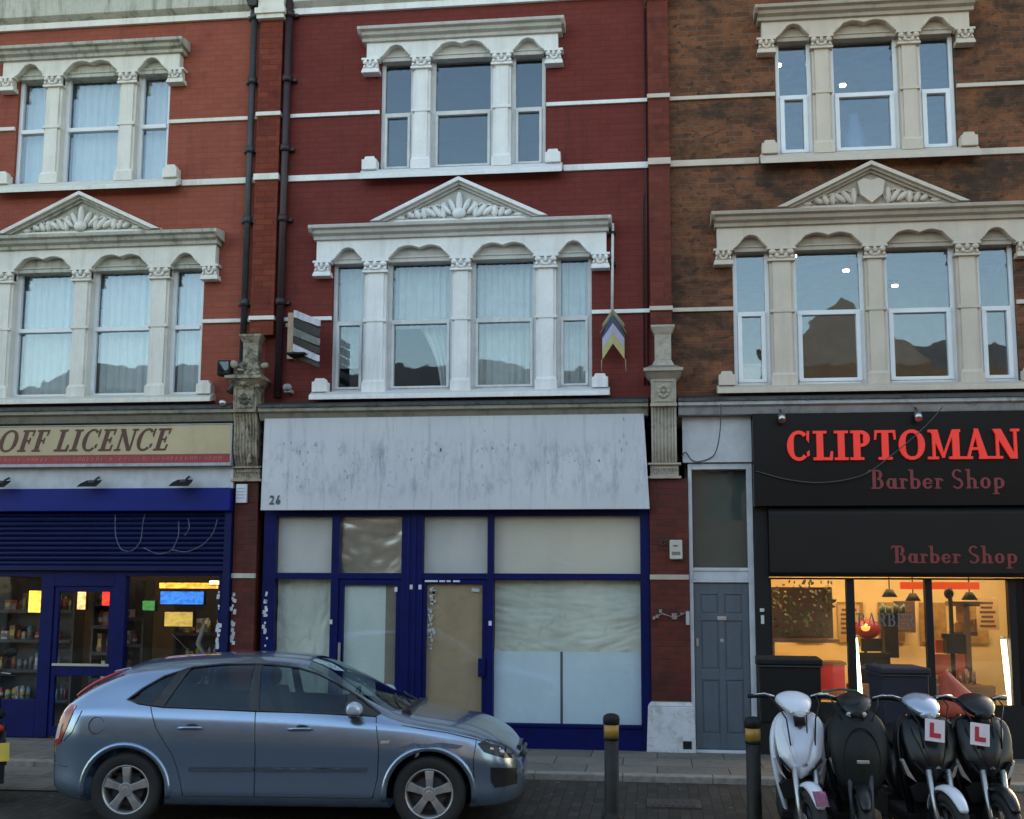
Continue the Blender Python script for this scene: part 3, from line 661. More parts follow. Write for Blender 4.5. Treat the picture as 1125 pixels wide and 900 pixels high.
# ------------------------------------------------------------------ piers and consoles
def console(root, x, label, mat, grimy=False):
    mb = MB(); w = .30
    X0, X1 = x-w/2, x+w/2
    # carved necking
    mb.box(X0-.05, X1+.05, -.16, -.0, 3.235, 3.265); mb.box(X0-.02, X1+.02, -.13, 0, 3.265, 3.40); mb.box(X0-.05, X1+.05, -.17, 0, 3.40, 3.425)
    for k in range(9):
        u = X0+.0+w*(k+.5)/9
        mb.tube([(u+.02*math.cos(a*1.0), -.135-.01*math.sin(a), 3.33+.035*math.sin(a)) for a in [j*math.pi/4 for j in range(8)]], .011, 5)
    # scrolled bracket
    prof = []
    for i in range(25):
        u = i/24; z = 3.425+.66*u; y = -.14 -.14*(.5-.5*math.cos(math.pi*min(1,u*1.15))) - .045*math.sin(2*math.pi*u)
        prof.append((y, z))
    mb.prism_x([(0,3.425)] + prof + [(0,4.085)], X0+.025, X1-.025)
    for k in range(6):
        u = X0+.045+(w-.09)*k/5; mb.tube([(u, y-.006, z) for y, z in prof], .013, 6)
    mb.prism_x([(0,3.425)]+[(y-.02,z) for y,z in prof]+[(0,4.085)], X0, X0+.028); mb.prism_x([(0,3.425)]+[(y-.02,z) for y,z in prof]+[(0,4.085)], X1-.028, X1)
    # carved block
    mb.box(X0-.01, X1+.01, -.34, 0, 4.085, 4.12); mb.box(X0, X1, -.31, 0, 4.12, 4.42)
    mb.box(X0+.03, X1-.03, -.325, -.309, 4.14, 4.155); mb.box(X0+.03, X1-.03, -.325, -.309, 4.385, 4.40); mb.box(X0+.03, X0+.045, -.325, -.309, 4.155, 4.385); mb.box(X1-.045, X1-.03, -.325, -.309, 4.155, 4.385)
    for a in range(8): mb.lump((x+.055*math.cos(a*math.pi/4), -.315, 4.27+.065*math.sin(a*math.pi/4)), (.026,.018,.032), 8, 5, rot=-a*math.pi/4)
    mb.lump((x, -.318, 4.27), (.025,.02,.025), 8, 5)
    mb.frus(X0, X1, -.31, 0, 4.42, X0-.07, X1+.07, -.40, 0, 4.50); mb.box(X0-.085, X1+.085, -.42, 0, 4.50, 4.54); mb.frus(X0-.07, X1+.07, -.40, 0, 4.54, X0+.0, X1-.0, -.24, 0, 4.60)
    # upper die with flared foot and cap
    mb.frus(X0+.01, X1-.01, -.20, 0, 4.60, X0+.05, X1-.05, -.16, 0, 4.68); mb.box(X0+.05, X1-.05, -.16, 0, 4.68, 5.00)
    mb.frus(X0+.05, X1-.05, -.16, 0, 5.00, X0+.01, X1-.01, -.20, 0, 5.08); mb.box(X0+.005, X1-.005, -.205, 0, 5.08, 5.11)
    if grimy:
        random.seed(3)
        for k in range(34):
            mb.lump((x+random.gauss(.05,.11), -.22-random.random()*.14, random.uniform(4.42,4.72)), (random.uniform(.02,.06), .03, random.uniform(.02,.06)), 7, 5, rot=random.random()*3)
        for k in range(8): mb.lump((x+random.gauss(0,.05), -.2, random.uniform(3.5,4.0)), (.03,.06,.08), 7, 5)
    o = mb.build('console_bracket', [mat], root, bevel=.004)
    if label: o['label'] = label
    return o
console(hA, -5.075, 'sooty crumbling carved console bracket', M['consoleA'], True)
console(hC, .125, 'clean beige carved console bracket', M['consoleB'])
pbox(hA, 'shop_pier', M['brickP'], (-5.235,-4.93,-.10,.2,.0,3.235))
pbox(hC, 'shop_pier', M['brickP'], (-.058,.40,-.10,.2,.6,3.235))
pbox(hA, 'pier_band', M['stoneAg'], (-5.24,-4.925,-.118,-.101,2.03,2.09)); pbox(hC, 'pier_band', M['stoneCg'], (-.062,.40,-.118,-.101,2.03,2.09))
mb = MB(); mb.frus(-.12,.45,-.18,.2,.03,-.10,.43,-.16,.2,.56); mb.frus(-.10,.43,-.16,.2,.56,-.062,.40,-.12,.2,.61)
pl = mb.build('plinth', [stone('white_painted_plinth', (.55,.56,.60), (.18,.17,.16), .6, .66, False)], hC, bevel=.012)
mb = MB(); mb.box(.30,.40,-.184,-.178,.08,.17); mb.build('vent', [M['blackm']], pl)
# brick pilasters above, between the houses
def pilaster(root, x0, x1, mat, sm, z0=5.11, band=True):
    mb = MB(); mb.box(x0, x1, -.12, -.001, z0, 9.36); mb.build('brick_pilaster', [mat], root, bevel=.004)
    for z, h in ((8.06,.05),(7.205,.08),(5.33,.05)):
        bb = MB(); bb.box(x0-.012, x1+.012, -.15, -.004, z-h/2-.002, z+h/2+.002); bb.build('pilaster_band', [sm], root, bevel=.004)
    bb = MB(); bb.box(x0-.03, x1+.03, -.19, -.003, 9.36, 9.42); bb.box(x0-.05, x1+.05, -.22, -.003, 9.42, 9.50); bb.box(x0-.02,x1+.02,-.17,-.003,9.5,9.9)
    bb.build('pilaster_cap', [sm], root, bevel=.004)
pilaster(hA, -5.11, -4.80, M['brickPo'], M['stoneA']); 
pilaster(hC, -.02, .24, M['brickPn'], M['stoneC'])
# iron rainwater pipes
def pipe(root, x, y, r, mat, z0, z1, label=None):
    mb = MB(); mb.tube([(x,y,z0),(x,y,z1)], r, 12)
    for z in (5.5,6.6,7.55,8.5,9.4):
        if z0 < z < z1: mb.cyl((x,y,z), 'z', r*1.35, .09, 14); mb.box(x-r*2.2, x+r*2.2, y+r*.3, -.001, z+.02, z+.06)
    o = mb.build('rainwater_pipe', [mat], root)
    if label: o['label'] = label
    return o
pipe(hA, -5.205, -.085, .042, M['pipe'], 4.75, 10.0, 'grey cast iron rainwater pipe'); mb = MB(); mb.tube([(-5.205,-.085,4.76),(-5.235,-.14,4.62),(-5.22,-.2,4.5),(-5.3,-.25,4.35)], .05, 10); mb.build('pipe_bend', [M['pipe']], hA)
pipe(hB, -4.725, -.085, .05, M['pipep'], 4.3, 10.0, 'dark maroon rainwater pipe')
mb = MB(); mb.frus(-5.26,-5.15,-.2,-.02,9.55,-5.32,-5.12,-.26,-.02,9.75); mb.box(-5.33,-5.115,-.27,-.02,9.75,9.8); mb.build('hopper_head', [M['pipe']], hA)
mb = MB()
mb.tube([(-.055,-.02,4.4),(-.055,-.02,9.3)], .012, 6); mb.tube([(-.10,-.015,4.4),(-.10,-.015,6.7),(-.055,-.02,6.9)], .010, 6); mb.build('wall_cable', [M['pipep']], hB)

# ------------------------------------------------------------------ right: side door and barber shop
dr = MB(); UP = M['upvc']
fm = MB(); fm.box(.405,.45,-.06,.06,.05,3.42); fm.box(1.10,1.165,-.06,.06,.05,3.42); fm.box(.45,1.10,-.055,.06,3.35,3.42); fm.box(.45,1.10,-.055,.06,2.135,2.175); fm.box(.45,1.10,-.04,.05,2.03,2.135); fm.box(.45,1.10,-.055,.06,2.0,2.03); fm.box(.45,1.10,-.10,.06,.03,.06)
dfr = fm.build('door_frame', [plain('pale_grey_frame_paint', (.47,.50,.55), .5, dirt=(.3,.3,.32), dirtamt=.4)], hC, bevel=.004)
p = pane(hC, 'fanlight', .45, 1.10, 2.175, 3.35, glass='glassS', y=0)
mb = MB(); mb.box(.43,1.13,.10,.12,2.15,3.40); mb.build('dim_hall_curtain', [plain('dark_green_grey_cloth', (.05,.065,.06), .9)], p)
d = MB(); d.box(.452,1.098,-.01,.03,.06,1.998)
def stile(mb, a, b_, z0, z1, y=-.01, t=.014): mb.box(a, b_, y-t, y-.0005, z0, z1)
for a, b_ in ((.455,.53),(.74,.81),(1.02,1.095)): stile(d, a, b_, .07, 1.99)
for z0, z1 in ((.07,.24),(.86,.98),(1.55,1.63),(1.86,1.99)):
    for a, b_ in ((.53,.74),(.81,1.02)): stile(d, a, b_, z0, z1)
for z0, z1 in ((.24,.86),(.98,1.55),(1.63,1.86)):
    for a, b_ in ((.53,.74),(.81,1.02)): d.frus(a+.02,b_-.02,-.018,-.0105,z0+.02,a+.02,b_-.02,-.018,-.0105,z1-.02)
door = d.build('front_door', [M['slate']], hC, bevel=.005); door['label'] = 'slate blue panelled street door in a white frame'
mb = MB(); mb.box(.725,.83,-.035,-.0245,1.555,1.60); mb.build('letter_plate', [M['steel']], door, bevel=.004)
mb = MB(); mb.cyl((.775,-.03,1.32),'y',.022,.02,14); mb.box(.477,.503,-.04,-.0245,1.25,1.34); mb.build('lock', [M['steel']], door)
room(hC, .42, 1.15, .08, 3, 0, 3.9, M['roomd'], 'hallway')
pbox(hC, 'header_panel', M['panelg'], (.345,1.165,-.10,-.02,3.43,3.985))

bs = thing('barber_shop_sign', 'black fascia board reading CLIPTOMAN in red over Barber Shop', 'shop sign', (3.2,-.2,2.9))
pbox(bs, 'board', M['black'], (1.17,XC1,-.26,-.02,2.89,3.985))
mb = MB(); text(mb, 'CLIPTOMAN', 1.56, 3.425, .345, -.30, -.262, bold=.235, wx=.93, ls=.035); mb.build('raised_lettering', [M['redg']], bs)
mb = MB(); text(mb, 'Barber Shop', 2.50, 3.085, .225, -.268, -.262, bold=.19, wx=.93, ls=.02); mb.build('painted_lettering', [M['redd']], bs)
fr = MB(); K = M['blackm']
fr.box(1.17,1.33,-.12,.06,.03,2.888); fr.box(1.33,XC1,-.05,.06,2.04,2.06); fr.box(1.33,XC1,-.05,.06,.03,.62)
for a, b_ in ((1.33,1.36),(2.225,2.315),(3.115,3.195),(4.04,4.12),(4.22,4.30)): fr.box(a,b_,-.05,.06,.62,2.04)
bf = fr.build('shopfront_frame', [K], hC, bevel=.004)
sh = MB(); sh.prism_x([(-.001,2.07),(-.16,2.07),(-.20,2.12),(-.20,2.80),(-.17,2.885),(-.001,2.885)], 1.335, XC1)
shb = sh.build('shutter_box', [M['charcoal']], hC, bevel=.008)
mb = MB(); text(mb, 'Barber Shop', 2.74, 2.23, .20, -.206, -.201, bold=.19, wx=.96, ls=.02); mb.build('painted_lettering', [M['redd']], shb)
for a, b_ in ((1.36,2.225),(2.315,3.115),(3.195,4.04),(4.30,XC1-.1)):
    p = pane(hC, 'shop_window', a, b_, .62, 2.04)
    if 2.3 < a < 2.4:
        mb = MB(); text(mb, 'BARBER', a+.03, 1.50, .15, .016, .0195, bold=.15, wx=.83, ls=.03); mb.build('window_lettering', [plain('grey_blue_vinyl', (.10,.125,.15), .5)], p)
mb = MB(); mb.box(4.12,4.22,-.03,.03,.62,2.04); mb.build('dark_infill', [M['black']], bf)
wallw = plain('warm_cream_plaster', (.68,.54,.31), .8, var=.1, vs=1.5)
room(hC, 1.34, XC1-.1, .12, 2.6, .02, 2.7, wallw, 'salon_room')

# shop interior of the barber
def gen(name, label, cat, parts, group=None):
    cs = parts[0][1].v; xs=[v[0] for v in cs]; ys=[v[1] for v in cs]; zs_=[min(v[2] for _,mb_,_ in parts for v in mb_.v)]
    t = thing(name, label, cat, ((min(xs)+max(xs))/2, (min(ys)+max(ys))/2, zs_[0]), group=group)
    for nm, mb_, mt in parts: mb_.build(nm, [mt] if not isinstance(mt,list) else mt, t, bevel=0)
    return t
tubel = emit('lit_tube', (1,.86,.62), 1.6)
for x, lab in ((2.345,'glowing vertical light tube left of the barber window lettering'),(4.02,'glowing vertical light tube at the right end of the barber windows')):
    a = MB(); a.tube([(x-.02,.10,1.36),(x+.03,.10,.50)], .030, 12); b2 = MB(); b2.cyl((x-.021,.10,1.36),'z',.033,.03,12); b3 = MB(); b3.box(x-.03,x+.08,.09,.14,.40,.50)
    gen('tube_light', lab, 'lamp', [('tube', a, tubel), ('cap', b2, M['steel']), ('foot', b3, M['steel'])], 'vertical tube lights in the barber window')
panel = emit('warm_ceiling_panel', (1,.74,.40), 3.4)
for i, (x, y) in enumerate(((2.0,1.3),(3.2,1.3),(4.3,1.3))):
    a = MB(); a.box(x-.4,x+.4,y-.3,y+.3,2.66,2.68); o = a.build('ceiling_light', [panel], None); tag(o, 'warm flat ceiling light inside the barber shop', 'lamp', 'ceiling lights inside the barber shop')
# red cabinet / cape on rail behind left pane
a = MB(); a.box(1.92,2.26,.5,.9,.62,1.02); b2 = MB(); b2.box(1.9,2.28,.48,.92,1.02,1.05)
gen('red_cabinet', 'red cabinet seen through the left barber window', 'cabinet', [('cabinet_body', a, M['red']), ('top', b2, M['wood'])])
random.seed(5)
a = MB(); 
for k in range(170):
    x = random.uniform(1.38,2.15); z = random.uniform(1.35,2.0); s = random.uniform(.02,.05); an = random.random()*3
    y=.35+random.random()*.35
    a.add([(x,y,z),(x+s*math.cos(an),y+.02,z+s*math.sin(an)),(x+s*1.6*math.cos(an+.4),y,z+s*1.6*math.sin(an+.4)),(x+s*math.cos(an+.9),y-.02,z+s*math.sin(an+.9))],[(0,1,2,3)])
b2 = MB(); b2.box(1.37,2.18,.30,.75,1.29,1.33); b2.box(1.38,1.42,.32,.7,.62,1.29); b2.box(1.37,2.18,.78,.80,1.3,1.95)
gen('plant_shelf', 'dark shelf of trailing green plants behind the left barber window', 'shelf', [('shelf', b2, M['wood']), ('leaves', a, plain('dark_leaf', (.05,.075,.015), .6, var=.5))])
def barber_chair(x, y, mat, lab):
    a = MB(); a.box(x-.24,x+.24,y-.22,y+.25,.48,.60); b2 = MB(); b2.box(x-.22,x+.22,y+.2,y+.30,.62,1.12); b2.box(x-.13,x+.13,y+.2,y+.28,1.14,1.30)
    c = MB(); c.cyl((x,y,.03),'z',.28,.04,20); c.cyl((x,y,.07),'z',.05,.41,12); d_ = MB(); d_.box(x-.31,x-.25,y-.2,y+.2,.70,.75); d_.box(x+.25,x+.31,y-.2,y+.2,.70,.75); d_.box(x-.3,x-.26,y,y+.05,.5,.7); d_.box(x+.26,x+.3,y,y+.05,.5,.7)
    t = gen('barber_chair', lab, 'chair', [('seat', a, mat), ('backrest', b2, mat), ('base', c, M['steel']), ('armrests', d_, mat)])
barber_chair(2.75, 1.2, M['blackm'], 'black barber chair seen through the middle barber window')
barber_chair(3.62, 1.0, plain('orange_red_leatherette', (.5,.07,.02), .45), 'orange red barber chair seen through the right barber window')
a = MB(); a.lump((2.72,1.5,1.42),(.17,.1,.13)); b2 = MB(); b2.lump((2.68,1.42,1.44),(.06,.05,.05))
gen('hood_dryer', 'round red hair dryer hood behind the window lettering', 'hair dryer', [('hood', a, plain('deep_red_plastic', (.33,.02,.015), .4)), ('lamp', b2, emit('warm_lamp', (1,.45,.15), .25)), ('arm', MB().tube([(2.72,1.55,1.42),(2.75,1.9,1.1),(2.75,1.9,.05)], .02, 8), M['blackm'])])
a = MB(); a.box(2.95,3.12,1.6,1.9,1.05,1.62); b2 = MB()
for k in range(12): b2.cyl((2.9+.035*k*.8,1.55+.05*(k%3),1.62),'z',.018,.08+.05*random.random(),8)
gen('product_stand', 'dark stand crowded with bottles in the middle barber window', 'stand', [('stand', a, M['blackm']), ('bottles', b2, plain('teal_bottle', (.04,.09,.09), .3))])
a = MB(); a.tube([(3.62,.9,.05),(3.62,.9,1.95)], .028, 8); a.box(3.50,3.74,.86,.94,1.33,1.39); a.lump((3.60,.88,1.88),(.06,.05,.07)); a.box(3.53,3.76,.8,.98,1.15,1.38)
gen('coat_stand', 'dark coat stand with hanging clippers in the right barber window', 'stand', [('post', a, M['blackm'])])
a = MB(); a.box(3.85,3.92,1.2,1.6,.6,1.75); a.box(3.72,4.05,1.2,1.6,1.72,1.78); a.box(3.75,4.03,1.3,1.6,1.35,1.40)
b2 = MB()
for k in range(14): b2.box(3.74+.02*k, 3.757+.02*k, 1.25, 1.3, 1.40, 1.46+.1*random.random())
gen('shelf_unit', 'tall dark shelf unit at the right of the barber windows', 'shelf', [('frame', a, M['wood']), ('jars', b2, plain('amber_jar', (.35,.16,.05), .4, var=.5))])
a = MB(); a.box(3.05,4.0,1.0,1.06,1.93,2.02); tag(a.build('hanging_banner',[emit('lit_red_banner',(.8,.08,.02),.15)],None), 'red strip banner across the top of the right barber windows', 'banner')
a = MB()
for k in range(5): a.box(1.95+.55*k, 2.30+.55*k, 2.56, 2.58, 1.2, 1.75)
tag(a.build('wall_mirror',[plain('warm_mirror_frame',(.32,.2,.08),.3,var=.4)],None), 'row of framed mirrors on the back wall of the barber shop', 'mirror')
random.seed(31)
for x, y, h, lab in ((2.55,1.9,1.5,'pale poster left of the mirrors in the barber shop'),(3.35,2.3,1.55,'dark poster between the barber mirrors'),(4.35,2.0,1.6,'narrow poster at the far right of the barber shop')):
    a = MB(); a.box(x-.14,x+.14,y,y+.02,h-.2,h+.22); b2 = MB()
    for k in range(6): b2.box(x-.11+.03*random.random(),x+.11-.05*random.random(),y-.004,y-.001,h-.16+.06*k,h-.13+.06*k)
    gen('poster', lab, 'poster', [('sheet', a, plain('poster_sheet', (.42,.30,.16) if h != 1.55 else (.06,.05,.05), .6)), ('print', b2, plain('poster_print', (.12,.05,.03), .6))])
for x, y, z, lab in ((3.3,1.5,1.9,'hanging black lamp left of the coat stand in the barber shop'),(2.95,1.2,1.95,'hanging black lamp in the middle barber window'),(3.9,1.1,1.92,'hanging black lamp above the tall shelf in the barber shop')):
    gen('pendant_lamp', lab, 'lamp', [('shade', MB().cyl((x,y,z-.12),'z',.10,.10,16,r2=.04), M['blackm']), ('cord', MB().tube([(x,y,z-.02),(x,y,2.66)], .008, 6), M['cable'])], 'pendant lamps in the barber shop')
a = MB(); a.box(3.30,3.95,.85,1.15,.70,.78); a.box(3.3,3.34,.85,1.15,.05,.7); a.box(3.91,3.95,.85,1.15,.05,.7); b2 = MB()
for k in range(16): b2.cyl((3.34+.037*k,.95+.08*(k%2),.78),'z',.013+.008*random.random(),.07+.12*random.random(),8)
gen('styling_table', 'dark styling table covered with small bottles in the right barber window', 'table', [('table', a, M['wood']), ('bottles', b2, plain('mixed_bottles', (.30,.22,.14), .3, var=.9, vs=30))])
a = MB(); a.box(1.36,2.22,.30,.42,.62,.70); a.box(2.32,4.03,.62,.80,.55,.78)
tag(a.build('window_counter',[M['wood']],None), 'low dark counter inside the barber window', 'counter')

# ------------------------------------------------------------------ left: off licence
ol = thing('off_licence_sign', 'cream fascia sign reading OFF LICENCE above a red strip', 'shop sign', (-7.4,-.2,3.45))
cream = plain('yellowed_cream_sign', (.46,.37,.22), .5, var=.12, vs=1.2, dirt=(.40,.25,.19), dirtamt=.5)
pbox(ol, 'panel', cream, (XA0+.1,-5.262,-.24,-.02,3.575,3.945))
sr = MB(); sr.box(XA0+.1,-5.262,-.243,-.02,3.465,3.575); srp = sr.build('red_strip', [plain('faded_red_strip', (.30,.03,.035), .5, var=.15, vs=12)], ol)
tr = MB(); tr.box(XA0+.1,-5.25,-.252,-.02,3.425,3.464); tr.box(-5.262,-5.245,-.252,-.02,3.464,3.96); tr.box(XA0+.1,-5.262,-.25,-.02,3.946,3.96); tr.build('trim', [M['corn']], ol, bevel=.003)
mb = MB(); text(mb, 'OFF LICENCE', -8.38, 3.625, .28, -.246, -.2405, bold=.20, slant=.28, wx=.935, ls=.045); mb.build('lettering', [plain('dark_maroon_letters', (.085,.018,.014), .5)], ol)
mb = MB(); random.seed(9)
x = -9.2
while x < -5.4:                                         # illegible small pale lettering on the strip
    if random.random() < .86:
        mb.prism([(x,3.495),(x+.012,3.495),(x+.020,3.548),(x+.008,3.548)], -.2455, -.2432); mb.prism([(x+.012,3.52),(x+.036,3.52),(x+.036,3.53),(x+.012,3.53)], -.2455, -.2432)
        if random.random()<.5: mb.prism([(x+.03,3.495),(x+.04,3.495),(x+.046,3.548),(x+.036,3.548)], -.2455, -.2432)
    x += .062
mb.build('worn_small_lettering', [plain('worn_pink_letters', (.42,.12,.11), .6, var=.3)], ol)
pbox(hA, 'weathered_fascia', M['panelg'], (XA0+.1,-5.25,-.14,-.02,3.15,3.424))
pbox(hA, 'shutter_box', M['blueL'], (XA0+.1,-5.245,-.24,-.02,2.86,3.15), bevel=.01)
mb = MB(); z = 2.86
while z > 2.19:
    mb.prism_x([(-.10,z-.001),(-.13,z-.012),(-.138,z-.03),(-.13,z-.05),(-.10,z-.06)], XA0+.1, -5.30); z -= .062
mb.box(XA0+.1,-5.30,-.135,-.10,2.12,2.18); mb.box(-5.335,-5.245,-.16,-.02,.05,2.858)
mb.box(XA0+.1,-5.30,-.098,-.085,2.12,2.86)
sh = mb.build('roller_shutter', [M['blueD']], hA, bevel=.002)
# graffiti scrawl
g = MB(); un = lambda px, pz: ((px-262)/80.7-5.25, 2.86-(pz-565)*.0123)
for pth in ([(138,568),(139,590),(146,605),(158,606),(167,596),(168,575),(170,567)],[(170,602),(185,609),(200,606),(207,590),(206,575)],[(200,604),(215,607),(232,600),(243,588),(247,573)],[(216,572),(218,582),(213,590)]):
    P = [un(*q) for q in pth]; Q = []
    for i in range(len(P)-1):
        for k in range(5): Q.append((P[i][0]+(P[i+1][0]-P[i][0])*k/5, P[i][1]+(P[i+1][1]-P[i][1])*k/5))
    Q.append(P[-1]); Q2 = Q
    for _ in range(3): Q2 = [Q2[0]]+[((Q2[i-1][0]+Q2[i][0]*2+Q2[i+1][0])/4, (Q2[i-1][1]+Q2[i][1]*2+Q2[i+1][1])/4) for i in range(1,len(Q2)-1)]+[Q2[-1]]
    g.tube([(x,-.1345,z) for x,z in Q2], .0065, 5)
g.build('graffiti_scrawl', [plain('pale_spray_paint', (.09,.115,.18), .7, var=.5, vs=14)], sh)
fr = MB(); XL = XA0+.1
for a, b_ in ((-7.77,-7.60),(-6.80,-6.64)): fr.box(a, b_, -.05, .06, .04, 2.12)
fr.box(-7.60,-6.80,-.05,.06,1.92,2.12); fr.box(XL,-7.77,-.05,.06,2.04,2.12); fr.box(XL,-7.77,-.05,.06,.04,.5); fr.box(-6.64,-5.335,-.05,.06,2.05,2.12); fr.box(-6.64,-5.335,-.05,.06,.04,.55); fr.box(-5.42,-5.335,-.05,.06,.55,2.05)
fa = fr.build('shopfront_frame', [M['blue']], hA, bevel=.005)
d = MB(); x0, x1 = -7.598, -6.802
d.box(x0,x0+.06,-.03,.03,.05,1.918); d.box(x1-.06,x1,-.03,.03,.05,1.918); d.box(x0+.06,x1-.06,-.03,.03,1.85,1.918); d.box(x0+.06,x1-.06,-.03,.03,.80,.92); d.box(x0+.06,x1-.06,-.03,.03,.05,.18)
door = d.build('door', [M['blue']], hA, bevel=.004); pane(door,'pane',x0+.06,x1-.06,.92,1.85,y=0); pane(door,'pane',x0+.06,x1-.06,.18,.80,y=0)
mb = MB(); mb.box(x0+.02,x1-.02,-.045,-.031,.925,.955); mb.build('push_bar', [M['steel']], door)
for a, b_, z0 in ((XL,-7.77,.5),(-6.64,-5.42,.55)): pane(hA, 'shop_window', a, b_, z0, 2.04 if a<-7 else 2.05)
room(hA, XA0+.15, -5.28, .12, 3.2, .02, 2.6, plain('dim_shop_wall', (.12,.09,.065), .8), 'shop_room')
for x in (-8.6,-7.2,-6.0):
    a = MB(); a.box(x-.5,x+.5,1.2,1.32,2.52,2.56); tag(a.build('ceiling_light',[emit('cool_ceiling_tube',(1,.82,.55),2.4)],None), 'pale ceiling strip light inside the off licence', 'lamp', 'ceiling lights inside the off licence')
# shelves of goods
random.seed(8)
def shelves(x0, x1, y, zlist, lab, seed):
    random.seed(seed); a = MB(); b2 = [MB() for _ in range(5)]
    a.box(x0,x0+.03,y,y+.3,.05,2.0); a.box(x1-.03,x1,y,y+.3,.05,2.0); a.box(x0,x1,y+.28,y+.3,.05,2.0)
    for z in zlist:
        a.box(x0+.03,x1-.03,y,y+.28,z-.03,z); x = x0+.04
        while x < x1-.12:
            w = random.uniform(.035,.10); h = random.uniform(.07,.24); k = random.randrange(5); yy = y+random.uniform(.01,.06)
            if random.random() < .5: b2[k].cyl((x+w/2,yy+.05,z),'z',w*.42,h*.7,10); b2[k].cyl((x+w/2,yy+.05,z+h*.7),'z',w*.40,h*.15,10,r2=w*.14); b2[(k+2)%5].cyl((x+w/2,yy+.05,z+h*.2),'z',w*.43,h*.25,10)
            elif random.random() < .8: b2[k].box(x,x+w-.008,yy,yy+.16,z,z+h); b2[(k+1)%5].box(x+.006,x+w-.014,yy-.003,yy-.001,z+h*.25,z+h*.7)
            x += w*1.06
        a.box(x0+.03,x1-.03,y-.012,y-.002,z-.045,z-.012)
    cs = [(.5,.38,.08),(.42,.06,.04),(.10,.2,.25),(.5,.5,.45),(.22,.10,.05)]
    gen('goods_shelf', lab, 'shelf', [('frame', a, M['pipe'])] + [('packets', m_, plain('packet_colour', c, .4, var=.4, vs=20)) for m_, c in zip(b2, cs)])
shelves(-9.0,-7.85,1.0,(.4,.8,1.2,1.6),'goods shelf behind the left off licence window',1)
shelves(-7.55,-7.25,.9,(.35,.7,1.05,1.4,1.7),'narrow goods shelf seen through the left of the shop door glass',2)
shelves(-7.2,-6.9,1.1,(.35,.75,1.15,1.5),'narrow goods shelf seen through the right of the shop door glass',3)
shelves(-6.6,-5.5,1.4,(.5,.9,1.3),'low goods shelf behind the right off licence window',6)
def lit(name, x0, x1, z0, z1, y, col, st, lab, cat='sign'):
    st *= .36; a = MB(); a.box(x0,x1,y,y+.04,z0,z1); b2 = MB(); b2.box(x0-.012,x1+.012,y+.01,y+.06,z0-.012,z1+.012)
    return gen(name, lab, cat, [('face', a, emit(name+'_face', col, st*1.1, 16)), ('case', b2, M['blackm'])])
lit('lit_poster', -8.10,-7.88,1.58,1.86, .25,(1,.72,.10),.9,'bright yellow lit poster in the left off licence window')
lit('lit_display', -7.56,-7.45,1.62,1.86,.5,(1,.55,.25),1.1,'small lit peach display behind the shop door')
lit('red_lamp_sign', -7.03,-6.86,1.68,1.86,.12,(1,.03,.02),1.6,'bright red square lamp sign at the shop door')
lit('orange_strip', -6.30,-5.52,1.90,1.97,.18,(1,.42,.06),1.1,'orange strip light above the blue window sign')
lit('blue_sign', -6.27,-5.70,1.70,1.86,.16,(.015,.16,.65),.9,'blue lit sign in the right off licence window')
lit('yellow_notice', -6.22,-5.85,1.42,1.60,.20,(.75,.48,.10),.35,'yellow notice board under the blue window sign')
lit('green_notice', -6.50,-6.34,1.62,1.74,.15,(.06,.35,.08),.3,'small green notice beside the blue window sign')
lit('white_strip', -5.62,-5.36,1.95,2.0,.14,(1,.85,.5),1.6,'short warm white strip light at the window corner')
a = MB()
for k in range(14): a.lump((-6.86+.02*math.sin(k*1.9), .3, 1.05+.045*k), (.035,.02,.028), 8, 5, rot=k*.8)
tag(a.build('paper_streamer',[plain('pale_streamer',(.55,.52,.42),.6)],None), 'pale twisted streamer hanging inside the off licence door', 'streamer')
a = MB(); a.tube([(-5.75,.3,.55),(-5.70,.3,1.05),(-5.80,.3,1.2),(-5.72,.3,1.45)], .035, 8); a.tube([(-5.42,.25,1.55),(-5.60,.3,1.05),(-5.75,.3,.7)], .015, 6)
tag(a.build('curved_stand',[plain('grey_plastic_stand',(.2,.2,.17),.5)],None), 'curved grey display stand in the right off licence window', 'stand')
# stickers on the posts beside the pier
tst = plain('torn_white_sticker', (.52,.55,.62), .6, var=.3); random.seed(2)
for k in range(46):
    x = random.choice((-5.375,-5.36,-5.21,-5.19))+random.gauss(0,.012); z = random.uniform(1.05,1.86); s = random.uniform(.008,.024)
    y = -.162 if x < -5.25 else -.102
    a = MB(); a.prism([(x-s,z-s),(x+s*.8,z-s*1.1),(x+s,z+s),(x-s*.7,z+s*1.3)], y-.003-.0003*(k%9), y); a.build('torn_sticker', [tst], hA)
a = MB(); random.seed(3)
for k in range(18):
    x = -4.80+random.gauss(0,.012); z = random.uniform(1.1,1.85); s = random.uniform(.008,.022)
    a = MB(); a.prism([(x-s,z-s),(x+s*.8,z-s*1.1),(x+s,z+s),(x-s*.7,z+s*1.3)], -.053-.0003*(k%9), -.0495); a.build('torn_sticker', [tst], hB)
# ------------------------------------------------------------------ small things on the facades
def at(o, loc): o.location = loc; return o
